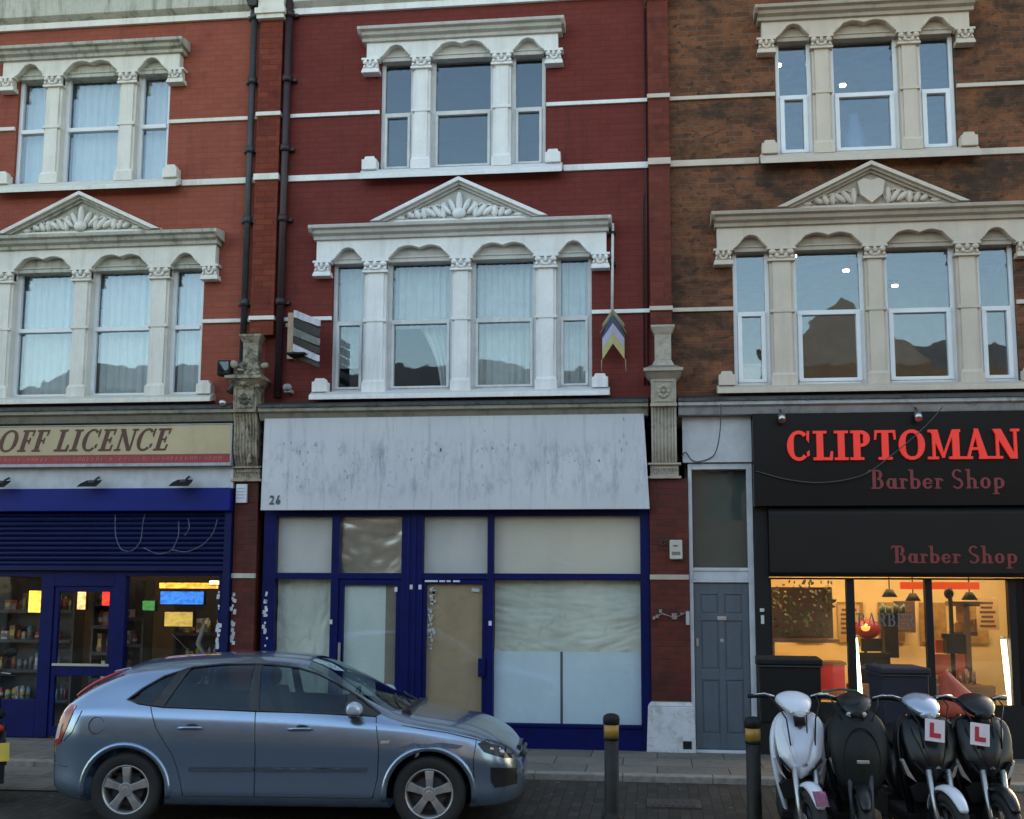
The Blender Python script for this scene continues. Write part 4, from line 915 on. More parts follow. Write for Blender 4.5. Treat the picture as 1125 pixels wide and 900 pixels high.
# alarm box on the brick pier
t = thing('alarm_box', 'cream burglar alarm box high on the brick pier beside the side door', 'alarm box', (.25,-.10,2.28))
a = MB(); a.box(.175,.325,-.17,-.101,2.27,2.50); a.build('case', [plain('aged_cream_plastic', (.50,.47,.41), .5)], t, bevel=.012)
a = MB(); a.box(.20,.30,-.174,-.1705,2.32,2.36); a.box(.215,.27,-.174,-.1705,2.42,2.44); a.build('label_plate', [plain('grey_print', (.16,.15,.15), .6)], t)
t = tag(MB().tube([(.10+.03*math.cos(k*math.pi/6),-.108,2.47+.03*math.sin(k*math.pi/6)) for k in range(13)], .007, 6).build('pipe_ring', [M['pipe']]), 'small round pipe ring on the pier left of the alarm box', 'ring')
a = MB()
for (x, z, s) in ((.06,1.66,.03),(.02,1.60,.03),(-.02,1.58,.025),(.22,1.60,.05),(.30,1.63,.02)): a.box(x-s*.6,x+s*.6,-.135,-.101,z-s*.7,z+s*.7)
a.tube([(-.03,-.11,1.58),(.08,-.11,1.63),(.22,-.11,1.58),(.35,-.11,1.64)], .010, 6)
tag(a.build('junction_boxes', [plain('mottled_grey_fittings', (.22,.19,.19), .5, var=.8, vs=30)]), 'cluster of small cable junction boxes on the pier below the alarm box', 'electrical box')
a = MB(); a.box(.355,.398,-.14,-.101,1.50,1.66)
t = tag(a.build('door_bells', [plain('grey_bell_plastic', (.38,.38,.40), .5)], None, bevel=.004), 'small pale doorbell panel at the left edge of the white door frame', 'doorbell')
a = MB(); a.box(1.215,1.265,-.135,-.121,1.66,1.70); a.box(1.225,1.262,-.135,-.121,1.52,1.62)
tag(a.build('entry_keypad', [plain('pale_keypad', (.5,.5,.5), .4)], None, bevel=.003), 'pale door entry keypad on the black post right of the side door', 'keypad')
# meter box on left pier
t = thing('meter_box', 'white notice box at the top of the left brick pier', 'box', (-5.14,-.1,2.97))
a = MB(); a.box(-5.205,-5.065,-.15,-.101,2.965,3.20); a.build('case', [M['white']], t, bevel=.006)
a = MB()
for k in range(4): a.box(-5.185,-5.09,-.153,-.1505,3.02+.04*k,3.03+.04*k)
a.build('faint_lines', [plain('pale_grey_print', (.34,.38,.42), .6)], t)
# floodlight by the left console
t = thing('floodlight', 'black square floodlight box beside the crumbling console', 'floodlight', (-5.36,-.3,4.55))
a = MB(); a.box(-5.44,-5.27,-.34,-.20,4.56,4.75); a.build('housing', [M['blackm']], t, bevel=.01)
a = MB(); a.tube([(-5.35,-.2,4.66),(-5.32,-.01,4.62)], .018, 8); a.build('bracket', [M['blackm']], t)
a = MB(); a.box(-5.42,-5.29,-.346,-.341,4.58,4.73); a.build('lens', [M['glassD']], t)
# swan-neck floods over the shutter box
def flood(x, lab):
    t = thing('shutter_lamp', lab, 'floodlight', (x,-.3,3.18), group='lamps above the off licence shutter')
    a = MB(); a.loft([[(x+dx*w,-.42+dy,3.15+dz) for dx,dy,dz in ((-1,-.05,.0),(1,-.05,.0),(1,.06,.055),(-1,.06,.055))] for w in (.13,)]+[[(x+dx*.10,-.30+dy,3.20+dz) for dx,dy,dz in ((-1,-.05,.0),(1,-.05,.0),(1,.06,.055),(-1,.06,.055))]], smooth=False)
    a.build('hood', [M['blackm']], t, bevel=.005)
    a = MB(); a.tube([(x,-.32,3.21),(x+.01,-.22,3.27),(x,-.141,3.30)], .014, 8); a.lump((x,-.33,3.22),(.045,.04,.03)); a.build('arm', [M['pipe']], t)
flood(-8.25,'leftmost black hooded lamp above the blue shutter box'); flood(-7.03,'middle black hooded lamp above the blue shutter box'); flood(-5.83,'rightmost black hooded lamp above the blue shutter box')
def cam(x, lab):
    t = thing('fascia_spotlight', lab, 'spotlight', (x,-.36,3.95), group='small spotlights over the barber sign')
    a = MB(); a.cyl((x,-.34,3.955),(0,-.5,-.8),.042,.085,16); a.build('head', [M['steel']], t)
    a = MB(); a.tube([(x,-.34,3.96),(x-.01,-.30,4.02),(x-.01,-.24,4.04)], .014, 8); a.build('bracket', [M['pipe']], t)
cam(1.50,'small spotlight above the first red letter of the barber sign'); cam(3.05,'small spotlight above the middle of the barber sign')
t = tag(MB().lump((-5.33,-.38,4.2),(.05,.05,.04)).build('security_camera_dome',[M['steel']]), 'small pale security dome under the left console ledge', 'camera')
a = MB(); a.lump((-4.58,-.15,4.42),(.06,.06,.05)); a.box(-4.62,-4.54,-.15,-.002,4.36,4.40)
tag(a.build('wall_dome_light', [M['corn']]), 'small pale dome on the ledge left of the centre bay', 'wall light')
# sloping estate board, left of the centre bay
t = thing('letting_board', 'stack of three tilted white and grey letting boards jutting from a buff backboard', 'board', (-4.5,-.05,4.75))
a = MB(); a.box(-4.62,-4.52,-.09,-.002,4.80,5.40); a.box(-4.66,-4.62,-.06,-.01,5.22,5.27); a.build('backboard', [plain('buff_board_edge', (.40,.27,.19), .7, var=.2)], t, bevel=.004)
dbd = plain('black_letting_board', (.02,.024,.024), .5, var=.5, vs=14); wbd = plain('white_letting_board', (.56,.56,.62), .5, dirt=(.12,.13,.13), dirtamt=.7); gbd = plain('grey_green_letting_board', (.15,.17,.165), .5, var=.4, vs=14)
for k, (z, mt, dz) in enumerate(((5.33,wbd,.09),(5.20,dbd,.125),(5.09,gbd,.105),(4.99,dbd,.095),(4.89,wbd,.095),(4.82,dbd,.065))):
    a = MB(); 
    x0,x1 = -4.50,-4.03; y0,y1=-.12,-.62
    a.add([(x0,y0,z),(x1,y1,z-.24),(x1,y1,z-.24+dz*.8),(x0,y0,z+dz),(x0-.03,y0-.02,z),(x1-.03,y1-.02,z-.24),(x1-.03,y1-.02,z-.24+dz*.8),(x0-.03,y0-.02,z+dz)],[(0,1,2,3),(7,6,5,4),(0,4,5,1),(3,2,6,7),(1,5,6,2),(0,3,7,4)])
    a.build('board', [mt], t, bevel=.003)
a = MB(); a.tube([(-4.53,-.05,5.30),(-4.5,-.13,5.30),(-4.49,-.13,4.86),(-4.53,-.05,4.86)], .012, 6); a.box(-4.50,-4.26,-.50,-.16,4.78,4.80); a.build('bracket', [M['blackm']], t)
# V board on a white pole
t = thing('estate_sign', 'chevron shaped blue, white and yellow agent sign hanging under a thin white pole', 'sign', (-.50,-.15,4.62))
a = MB(); a.tube([(-.49,-.10,5.25),(-.475,-.08,6.44)], .018, 8); a.build('pole', [M['upvcB']], t)
a = MB(); a.box(-.52,-.44,-.10,-.002,5.9,5.94); a.box(-.52,-.44,-.10,-.002,6.3,6.34); a.build('bracket', [M['blackm']], t)
def vpan(z0, z1, rise, mats, nm, w=.135):
    a = MB()
    for s in (-1,1):
        q = [(-.475,-.30,z0+rise),(-.475+s*w,-.16,z0),(-.475+s*w,-.16,z1),(-.475,-.30,z1+rise)]
        q2 = [(x,y+.012,z) for x,y,z in q]
        a.add(q+q2,[(0,1,2,3),(7,6,5,4),(0,4,5,1),(3,2,6,7),(1,5,6,2),(0,3,7,4)])
    return a.build(nm, [mats], t)
vpan(5.10,5.14,.16,plain('khaki_trim',(.26,.24,.15),.6),'top_edge'); vpan(4.96,5.06,.16,plain('navy_panel',(.03,.035,.09),.4),'navy_panel',.14); vpan(4.84,4.96,.16,plain('pale_lilac_panel',(.38,.39,.55),.4),'white_panel'); vpan(4.70,4.84,.17,plain('pale_yellow_panel',(.45,.40,.18),.4),'yellow_panel')
kb = plain('dull_khaki_bar', (.2,.2,.15), .6)
for p, q, r in (((-.475,-.28,5.26),(-.63,-.16,5.02),.014),((-.475,-.28,5.26),(-.32,-.16,5.02),.014),((-.33,-.15,4.7),(-.325,-.15,4.55),.008),((-.62,-.15,4.7),(-.62,-.15,4.55),.008)): MB().tube([p,q], r, 6).build('frame_bar', [kb], t)
# cables across the right hand fascia
def cable(pts, r, lab, nm='overhead_cable'):
    P = [Vector(p) for p in pts]; Q = []
    for i in range(len(P)-1):
        p0 = P[max(i-1,0)]; p1 = P[i]; p2 = P[i+1]; p3 = P[min(i+2,len(P)-1)]
        for k in range(8):
            u = k/8; Q.append(.5*((2*p1)+(-p0+p2)*u+(2*p0-5*p1+4*p2-p3)*u*u+(-p0+3*p1-3*p2+p3)*u**3))
    Q.append(P[-1]); tag(MB().tube(Q, r, 6).build(nm, [plain('grey_green_cable', (.05,.06,.06), .6)]), lab, 'cable')
cable([(.80,-.37,4.10),(.78,-.30,3.75),(.72,-.13,3.52),(.55,-.12,3.44),(.45,-.12,3.46),(.38,-.14,3.55),(.33,-.12,3.50)], .007, 'thin dark cable looping down over the grey panel above the side door')
cable([(1.20,-.28,3.30),(1.55,-.30,3.20),(1.95,-.32,3.16),(2.40,-.34,3.24),(2.75,-.36,3.48),(3.10,-.38,3.78),(3.32,-.40,4.02)], .007, 'thin grey cable sagging across the red barber lettering')

# ------------------------------------------------------------------ ground
def slabmat(name, col, bw, rh, ms, joint, var=.25, stain=(.03,.03,.03), sa=.5, rot=0, off=.5, rough=.8):
    m, nt, b = newmat(name); b.inputs['Roughness'].default_value = rough; b.inputs['Specular IOR Level'].default_value = .3
    tc = N(nt,'ShaderNodeTexCoord'); mp = N(nt,'ShaderNodeMapping'); mp.inputs['Rotation'].default_value = (0,0,rot); nt.links.new(tc.outputs['Object'], mp.inputs['Vector'])
    br = N(nt,'ShaderNodeTexBrick'); br.offset = off; br.inputs['Scale'].default_value = 1; br.inputs['Brick Width'].default_value = bw; br.inputs['Row Height'].default_value = rh
    br.inputs['Mortar Size'].default_value = ms; br.inputs['Mortar Smooth'].default_value = .2
    br.inputs['Color1'].default_value = (*[c*(1-var) for c in col],1); br.inputs['Color2'].default_value = (*[c*(1+var) for c in col],1); br.inputs['Mortar'].default_value = (*joint,1)
    nt.links.new(mp.outputs[0], br.inputs['Vector'])
    c = mix(nt, .55, br.outputs['Color'], ramp(nt, noise(nt,(1,1,1),3.5,8,.75,.5), .25,.75,(.45,.45,.45,1),(1,1,1,1)), 'MULTIPLY')
    g = ramp(nt, noise(nt,(1,1,1),1.3,8,.8,1), .5,.66); q = N(nt,'ShaderNodeMath',operation='MULTIPLY'); nt.links.new(g,q.inputs[0]); q.inputs[1].default_value = sa
    c = mix(nt, q.outputs[0], c, stain); nt.links.new(c, b.inputs['Base Color'])
    inv = N(nt,'ShaderNodeMath',operation='SUBTRACT'); inv.inputs[0].default_value = 1; nt.links.new(br.outputs['Fac'], inv.inputs[1])
    ad = N(nt,'ShaderNodeMath',operation='MULTIPLY_ADD'); nt.links.new(noise(nt,(1,1,1),40,4,.7), ad.inputs[0]); ad.inputs[1].default_value = .5; nt.links.new(inv.outputs[0], ad.inputs[2])
    bump(nt, b, ad.outputs[0], .6, .008); return m
def sheet(name, pts, mat):
    return struct(MB().add(pts, [tuple(range(len(pts)))]).build(name, [mat]))
pave = slabmat('concrete_paving_slabs', (.20,.178,.152), .75, .6, .007, (.05,.045,.04), var=.16)
sett = slabmat('dark_block_setts', (.055,.048,.041), .2, .1, .006, (.02,.02,.02), var=.3, sa=.7, rot=R(90))
asph = plain('asphalt', (.045,.046,.048), .85, var=.25, vs=30, bmp=.5)
mb = MB(); mb.box(-14, 9, -1.72, .3, -.3, .03)
o = struct(mb.build('pavement', [pave]))
mb = MB()
x = -14
while x < 9: mb.box(x, x+.905, -1.90, -1.724, -.3, .034); x += .91
struct(mb.build('kerb', [plain('granite_kerb', (.25,.225,.195), .75, var=.3, vs=12, bmp=.4)], bevel=.008))
mb = MB(); mb.add([(-14,-3.25,-.06),(-5.0,-3.05,-.06),(-4.9,-1.90,-.024),(-14,-1.90,-.024)], [(0,1,2,3)]); struct(mb.build('apron_slabs', [pave]))
mb = MB(); mb.add([(-30,-1.902,-.03),(25,-1.902,-.03),(25,-3.6,-.09),(-30,-3.6,-.09),(25,-5.4,-.15),(-30,-5.4,-.15)], [(0,3,2,1),(3,5,4,2)])
struct(mb.build('forecourt', [sett]))
sheet('ground', [(-400,-400,-.32),(400,-400,-.32),(400,400,-.32),(-400,400,-.32)], plain('grey_ground', (.08,.08,.075), .9))
sheet('road', [(-60,-17.5,-.17),(60,-17.5,-.17),(60,-5.398,-.17),(-60,-5.398,-.17)], asph)
mb = MB(); mb.box(-60,60,-21,-17.5,-.3,-.03); struct(mb.build('far_pavement', [pave]))
mb = MB()
for k in range(-10,11): mb.box(k*4.0, k*4.0+2, -11.55, -11.45, -.166, -.1655)
struct(mb.build('lane_marking', [plain('worn_road_paint', (.5,.5,.48), .7)]))
t = thing('drain_cover', 'square iron drain cover set in the dark paving near the lone bollard', 'drain cover', (.15,-2.9,-.06))
a = MB(); a.box(-.10,.40,-3.10,-2.70,-.10,-.052); a.build('frame', [plain('rusty_iron', (.07,.05,.04), .6, var=.4)], t)
a = MB()
for k in range(7): a.box(-.06+.062*k,-.03+.062*k,-3.06,-2.74,-.052,-.046)
a.build('grating', [M['pipe']], t)
random.seed(17); a = MB()
for k in range(260):
    x = random.uniform(-8,4.5); y = random.uniform(-1.7,-.05); r = random.uniform(.008,.02)
    a.add([(x+r*math.cos(q*math.pi/3), y+r*math.sin(q*math.pi/3), .0325+.0001*(k%7)) for q in range(6)], [(0,1,2,3,4,5)])
for k in range(90):
    x = random.uniform(-6,4.5); y = random.uniform(-3.3,-1.95); r = random.uniform(.012,.03); zg = -.03-(-1.902-y)*.0353+.006
    a.add([(x-r,y,zg),(x,y-r*.6,zg+.004),(x+r,y+.004,zg+.002),(x,y+r*.5,zg+.006)], [(0,1,2,3)])
o = a.build('litter_and_gum', [plain('pale_litter', (.22,.19,.15), .8, var=.6, vs=15)]); o['kind'] = 'stuff'; tag(o, 'flattened gum and leaf scraps scattered on the paving', 'litter')
# the row across the street, seen only in the window panes
M['brickO'] = brick('sooty_brown_brick', (.09,.06,.045), (.06,.045,.035), (.05,.045,.04))
def opp(x0, x1, h, gable, i):
    t = thing('facing_house', 'plain dark brick house on the far side of the street', 'house', ((x0+x1)/2, -22, 0), group='houses facing across the street')
    mb = MB(); hs = [(x0+.6+k*(x1-x0-1)/2, x0+.6+k*(x1-x0-1)/2+1.2, z, z+1.6) for k in (0,1) for z in (1.0,4.0,6.7) if z+1.6 < h]
    holed_wall(mb, x0, x1-.002, -.1, h, -22.3, -22, hs); mb.box(x0,x1-.002,-30,-29.8,0,h); mb.build('wall', [M['brickO']], t)
    r = MB()
    if gable: r.prism([(x0,h),(x1,h),((x0+x1)/2,h+2.2)], -30, -22.02)
    else: r.prism_x([(-22,h),(-26,h+1.6),(-30,h)], x0, x1)
    r.build('roof', [M['slatef']], t)
    g = MB()
    for q in hs: g.box(q[0],q[1],-22.2,-22.18,q[2],q[3])
    g.build('window', [M['black']], t)
    c = MB(); c.box(x0+.3,x0+1.0,-27,-26.2,h,h+1.5); c.build('chimney', [M['brickO']], t)
for i, (a, b_, h, gb) in enumerate(((-21,-15.5,8.4,0),(-15.5,-10,8.0,0),(-10,-4.5,8.2,0),(-4.5,1.0,7.9,0),(1.0,3.4,7.4,0),(3.4,8.5,8.8,1),(8.5,14,8.6,0),(14,20,8.6,0))): opp(a,b_,h,gb,i)
# ------------------------------------------------------------------ bollards
def bollard():
    t = thing('bollard', 'x', 'bollard', (0,0,0), group='black bollards with amber bands')
    a = MB(); r = lambda rad, z, n=20: [(rad*math.cos(2*math.pi*k/n), rad*math.sin(2*math.pi*k/n), z) for k in range(n)]
    a.loft([r(.105,-.02),r(.105,.05),r(.085,.07),r(.074,.10),r(.072,.70)]); a.build('post', [plain('dark_bollard_paint', (.018,.018,.016), .6, spec=.3, var=.4, vs=10, dirt=(.09,.08,.07), dirtamt=.5)], t)
    a = MB(); a.loft([r(.074,.83),r(.084,.84),r(.086,.885),r(.075,.91),r(.04,.925)]); a.loft([r(.073,.70),r(.080,.705),r(.080,.725)]); a.build('cap', [M['blackm']], t)
    a = MB(); a.loft([r(.0755,.725),r(.0755,.83)]); a.build('reflective_band', [M['yellow']], t)
    return t
def dup(root, loc, rotz, label):
    r = root.copy(); COL.objects.link(r); r.location = loc; r.rotation_euler = (0,0,rotz); r['label'] = label
    for ch in list(root.children):
        c = ch.copy(); COL.objects.link(c); c.parent = r
        for g in ch.children: d = g.copy(); COL.objects.link(d); d.parent = c
    return r
b0 = bollard(); b0['label'] = 'black bollard with amber band standing alone right of the blue car'; b0.location = (-.395,-3.74,-.085); b0.scale = (.86,.86,1)
dup(b0, (.815,-3.80,-.085), .4, 'black bollard with amber band standing against the white scooter')

# lamps and things standing in the upstairs rooms on the right
dl = emit('lit_downlight', (1,.95,.86), 3.0)
for x, y, z, lab in ((1.95,1.82,6.50,'small ceiling lamp shining at the top left of the second light of the beige bay'),(2.79,2.65,6.50,'small ceiling lamp shining in the middle left sash of the lower beige bay'),(3.66,3.6,6.50,'deepest small ceiling lamp in the third light of the lower beige bay'),(3.66,1.55,6.52,'small ceiling lamp shining at the head of the third light of the lower beige bay'),(2.79,2.4,9.2,'small ceiling lamp in the wide middle light of the upper beige bay'),(1.79,1.63,9.2,'small ceiling lamp in the narrow left light of the upper beige bay')):
    t = thing('ceiling_lamp', lab, 'lamp', (x,y,z), group='ceiling lamps in the upstairs rooms')
    a = MB(); a.cyl((x,y,z-.02),'z',.045,.02,16); a.build('bulb', [dl], t); a = MB(); a.cyl((x,y,z),'z',.06,.05,16); a.build('fitting', [M['steel']], t)
a = MB(); a.loft([[(2.58+w*math.cos(k*math.pi/8), .42+.6*w*math.sin(k*math.pi/8), z) for k in range(16)] for z, w in ((7.32,.16),(7.5,.17),(7.68,.13),(7.80,.06),(7.88,.075),(7.95,.05))])
tag(a.build('window_ornament', [plain('deep_blue_glaze', (.03,.07,.16), .4)], None, subsurf=1), 'dark blue figure shaped ornament in the lower middle pane of the upper beige bay', 'ornament')
a = MB(); a.box(1.10,1.32,.25,.45,4.42,4.66); a.box(1.09,1.33,.24,.46,4.66,4.69)
tag(a.build('storage_box', [plain('tan_card', (.45,.32,.2), .8)], None), 'tan storage box on the sill behind the left light of the lower beige bay', 'box')
# ------------------------------------------------------------------ the car
def pch(xs, ys):
    xs = np.array(xs, float); ys = np.array(ys, float); h = np.diff(xs); d = np.diff(ys)/h; n = len(xs); m = np.zeros(n)
    m[0] = d[0]; m[-1] = d[-1]
    for i in range(1, n-1):
        if d[i-1]*d[i] > 0: w1 = 2*h[i]+h[i-1]; w2 = h[i]+2*h[i-1]; m[i] = (w1+w2)/(w1/d[i-1]+w2/d[i])
    def f(x):
        x = min(max(x, xs[0]), xs[-1]); i = min(int(np.searchsorted(xs, x, 'right'))-1, n-2); i = max(i, 0)
        t = (x-xs[i])/h[i]
        return float((1+2*t)*(1-t)**2*ys[i] + t*(1-t)**2*h[i]*m[i] + t*t*(3-2*t)*ys[i+1] + t*t*(t-1)*h[i]*m[i+1])
    return f
ZT = pch([-.81,-.80,-.77,-.72,-.62,-.45,-.25,-.08,.1,.5,1.0,1.4,1.6,1.9,2.15,2.32,2.45,2.8,3.1,3.3,3.42,3.50,3.53],
         [.50,.62,.80,.97,1.08,1.20,1.31,1.385,1.41,1.44,1.455,1.43,1.375,1.215,1.075,.995,.965,.915,.845,.765,.68,.58,.48])
Z0 = pch([-.81,-.78,-.6,-.35,0,2.64,3.0,3.2,3.45,3.53],[.40,.31,.25,.21,.19,.19,.20,.20,.23,.34])
ZB = pch([-.81,-.80,-.76,-.70,-.6,-.3,.3,1.0,2.0,2.4,2.8,3.1,3.3,3.42,3.50,3.53],[.47,.58,.74,.88,.96,.985,.965,.945,.905,.88,.82,.75,.675,.59,.50,.43])
WW = pch([-.81,-.795,-.75,-.66,-.45,0,.8,2.4,2.9,3.15,3.32,3.44,3.50,3.53],[.50,.62,.74,.82,.885,.915,.92,.915,.89,.83,.73,.59,.46,.36])
CF = pch([-.8,-.5,-.2,.2,1.5,2.35,2.6,3.5],[.25,.5,.85,1,1,.35,0,0])
def halfw(x, z):
    zt, z0, zb, w = ZT(x), Z0(x), ZB(x), WW(x); c = CF(x)
    if z <= zb:
        s = (z-z0)/(zb-z0); y = w
        if z < z0+.12: q = 1-(z-z0)/.12; y -= .07*q*q
        zs_ = z0+(zb-z0)*.70
        if z > zs_: q = (z-zs_)/(zb-zs_); y -= .035*q**1.6
        elif z < zs_: q = (zs_-z)/(zs_-z0); y -= .022*math.sin(q*math.pi)*.6 + .01*q
        return y
    wb = w-.035; u = min(1,(z-zb)/(zt-zb)); p = 2.0+6*c; tb = .06+.23*c
    return wb*(1-tb*u)*max(0,1-u**p)**.5
def topz(x, y):
    y = abs(y); lo, hi = ZB(x), ZT(x)
    if halfw(x, lo+1e-5) < y: return lo
    for _ in range(30):
        m_ = (lo+hi)/2
        if halfw(x, m_) > y: lo = m_
        else: hi = m_
    return lo
def section(x, inset=0, z0o=None):
    zt, z0, zb = ZT(x), Z0(x), ZB(x); pts = []
    zs_ = [z0+.0, z0+.02, z0+.05, z0+.09, z0+.13] + [z0+.13+(zb-z0-.13)*k/11 for k in range(1,12)]
    half = [(halfw(x,z), z) for z in zs_]
    n = 18
    for k in range(1, n+1):
        u = math.sin(math.pi/2*k/n); z = zb+(zt-zb)*u
        # denser near the top: use angle so the roof is well sampled
        half.append((halfw(x,z) if k < n else 0, z))
    # insert extra samples across the roof by width
    w17 = half[-2][0]; extra = [(w17*(1-j/6), topz(x, w17*(1-j/6))) for j in range(1,6)]
    half = half[:-1] + extra + [half[-1]]
    if inset:
        zc = (z0+zt)/2; half = [(max(0,y-inset), z-inset if z > zc else z) for y, z in half]
        if z0o: half = [(y, max(z, z0o)) for y, z in half]
    ring = [(x,-y,z) for y, z in half] + [(x,y,z) for y, z in half[-2::-1]]
    return ring
def car_loft(xs, inset=0, z0o=None):
    a = MB(); a.loft([section(x, inset, z0o) for x in xs]); return a
def ev(o):
    dg = bpy.context.evaluated_depsgraph_get(); me = bpy.data.meshes.new_from_object(o.evaluated_get(dg)); 
    o.modifiers.clear(); o.data = me; return o
def boolean(o, cutters):
    cs = []
    for c in cutters:
        k = c.build('cutter', o.data.materials[:], None); 
        for p in k.data.polygons: p.material_index = 1; p.use_smooth = False
        md = o.modifiers.new('b', 'BOOLEAN'); md.operation = 'DIFFERENCE'; md.solver = 'EXACT'; md.object = k; cs.append(k)
    bpy.context.view_layer.update(); ev(o)
    for k in cs: bpy.data.objects.remove(k, do_unlink=True)
    return o
carpaint, nt, b = newmat('silver_blue_car_paint')
b.inputs['Base Color'].default_value = (.15,.22,.34,1); b.inputs['Metallic'].default_value = .8; b.inputs['Roughness'].default_value = .3; b.inputs['Coat Weight'].default_value = .8; b.inputs['Coat Roughness'].default_value = .06
dn = ramp(nt, noise(nt,(1,1,1),3,6,.7), .45,.7); nt.links.new(mix(nt, dn, (.235,.335,.47), (.255,.34,.45)), b.inputs['Base Color'])
r_ = ramp(nt, noise(nt,(1,1,1),7,6,.8), .3,.8,(.20,.20,.20,1),(.29,.29,.29,1)); nt.links.new(r_, b.inputs['Roughness'])
car = thing('parked_car', 'silver blue five door hatchback parked side-on with dented front wing', 'car')
xs = [-.81,-.805,-.795,-.78,-.76,-.74,-.71,-.68,-.64,-.6,-.55,-.48,-.4,-.32,-.25,-.18,-.1,0] + [.1*k for k in range(1,24)] + [2.36,2.42,2.5,2.6,2.7,2.8,2.9,2.98,3.06,3.13,3.2,3.26,3.31,3.36,3.4,3.44,3.47,3.495,3.51,3.522,3.53]
bodyo = car_loft(xs).build('body', [carpaint, M['blackm']], car)
# side window outline (x,z)
WIN = [(-.03,1.075),(.08,1.045),(.30,1.02),(1.1,.995),(1.9,.97),(2.16,.958),(2.20,.975),(2.02,1.085),(1.80,1.205),(1.60,1.295),(1.42,1.345),(1.15,1.372),(.75,1.372),(.48,1.345),(.25,1.27),(.08,1.165)]
cut = [car_loft([-.42,-.3,-.2,0,.3,.8,1.3,1.6,1.9,2.1,2.2], .05, .42)]
cut.append(MB().prism(WIN, -1.2, 1.2))
cut.append(MB().loft([[(1.50,-.56,z),(2.34,-.66,z),(2.36,0,z),(2.34,.66,z),(1.50,.56,z),(1.47,0,z)] for z in (.98,1.8)], smooth=False))
cut.append(MB().loft([[(-.60,-.60,z),(-.16,-.56,z),(-.14,0,z),(-.16,.56,z),(-.60,.60,z),(-.63,0,z)] for z in (1.0,1.8)], smooth=False))
for x in (0, 2.64):
    for s in (-1,1): cut.append(MB().cyl((x, s*.62, .315), (0,s,0), .362, .5, 40))
boolean(bodyo, cut)
def onside(pts, off, flip=-1): return [(x, flip*(halfw(x,z)+off), z) for x, z in pts]
def poly_patch(a, outline, off, s=-1, step=.06, m=0):
    """fills an (x,z) outline with a grid pushed on to the flank"""
    bm = bmesh.new(); P = []
    n = len(outline)
    for i in range(n):
        p, q = outline[i], outline[(i+1)%n]; L = math.hypot(q[0]-p[0], q[1]-p[1]); k = max(1, int(L/step))
        for j in range(k): P.append((p[0]+(q[0]-p[0])*j/k, p[1]+(q[1]-p[1])*j/k))
    vs = [bm.verts.new((x,0,z)) for x, z in P]; f = bm.faces.new(vs); bmesh.ops.triangulate(bm, faces=[f])
    for it in range(3):
        ed = [e for e in bm.edges if e.calc_length() > step*1.5]
        if ed: bmesh.ops.subdivide_edges(bm, edges=ed, cuts=1)
        bmesh.ops.triangulate(bm, faces=bm.faces[:])
    bm.verts.index_update(); o = len(a.v)
    for v in bm.verts: a.v.append((v.co.x, s*(halfw(v.co.x, v.co.z)+off), v.co.z))
    for f in bm.faces: a.face([o+v.index for v in f.verts], m, True)
    bm.free(); return a
g = MB()
for s in (-1,1): poly_patch(g, WIN, -.008, s)
g.build('side_glass', [M['glassD']], car)
g = MB(); n = 12
for (xa, xb, w0, w1, nm) in ((1.46,2.37,.57,.68,'windscreen'),(-.64,-.13,.62,.57,'rear_window')):
    g = MB(); vs = []; 
    for i in range(n+1):
        x = xa+(xb-xa)*i/n; w = w0+(w1-w0)*i/n
        for j in range(n+1): y = -w+2*w*j/n; vs.append((x, y, topz(x, y)-.004))
    g.add(vs, [(i*(n+1)+j, (i+1)*(n+1)+j, (i+1)*(n+1)+j+1, i*(n+1)+j+1) for i in range(n) for j in range(n)], 0, True); g.build(nm, [M['glassD']], car)
# pillars / rubber over the side glass
bk = plain('black_trim', (.015,.015,.017), .35)
g = MB()
for s in (-1,1):
    g.tube([(x, s*(halfw(x,z)+.002), z) for x, z in WIN], .011, 6, closed=True)
    for q in ([(1.06,.99),(1.15,.99),(1.10,1.375),(1.03,1.375)], [(.20,1.02),(.30,1.02),(.47,1.345),(.36,1.31)], [(1.88,.965),(1.96,.965),(1.97,1.11),(1.90,1.15)], [(1.93,.965),(2.2,.965),(1.96,1.10)]): poly_patch(g, q, .003, s)
g.build('window_trim', [bk], car)
# shut lines, sill strip, arch lips
g = MB()
def line(pts, r=.0045, off=.0):
    for s in (-1,1):
        Q = []
        for i in range(len(pts)-1):
            for k in range(6): Q.append((pts[i][0]+(pts[i+1][0]-pts[i][0])*k/6, pts[i][1]+(pts[i+1][1]-pts[i][1])*k/6))
        Q.append(pts[-1]); g.tube([(x, s*(halfw(x,z)+off), z) for x, z in Q], r, 5)
line([(2.17,.95),(2.21,.70),(2.20,.45),(2.16,.28)]); line([(1.12,.99),(1.14,.70),(1.14,.28)]); line([(2.16,.28),(1.14,.28),(.52,.28)]); line([(.19,1.02),(.26,.85),(.42,.62),(.48,.45),(.52,.28)]); 
line([(2.40,.885),(2.8,.825),(3.1,.755),(3.28,.69)]); line([(3.05,.765),(3.02,.6),(3.03,.45)]); line([(-.55,.50),(-.74,.52)]); line([(-.42,.98),(-.5,.8),(-.6,.72)])
g.tube([(-.27+.07*math.cos(k*math.pi/8), -(halfw(-.27,.86+.07*math.sin(k*math.pi/8))+.001), .86+.07*math.sin(k*math.pi/8)) for k in range(16)], .0035, 5, closed=True)
g.build('shut_lines', [bk], car)
g = MB()
for s in (-1,1):
    for q in ([(.56,.485),(1.13,.49),(1.13,.522),(.57,.517)], [(1.155,.49),(2.11,.50),(2.11,.53),(1.155,.522)]): poly_patch(g, q, .012, s)
g.build('door_rubbing_strip', [plain('dark_blue_grey_strip', (.05,.065,.085), .4)], car)
g = MB()
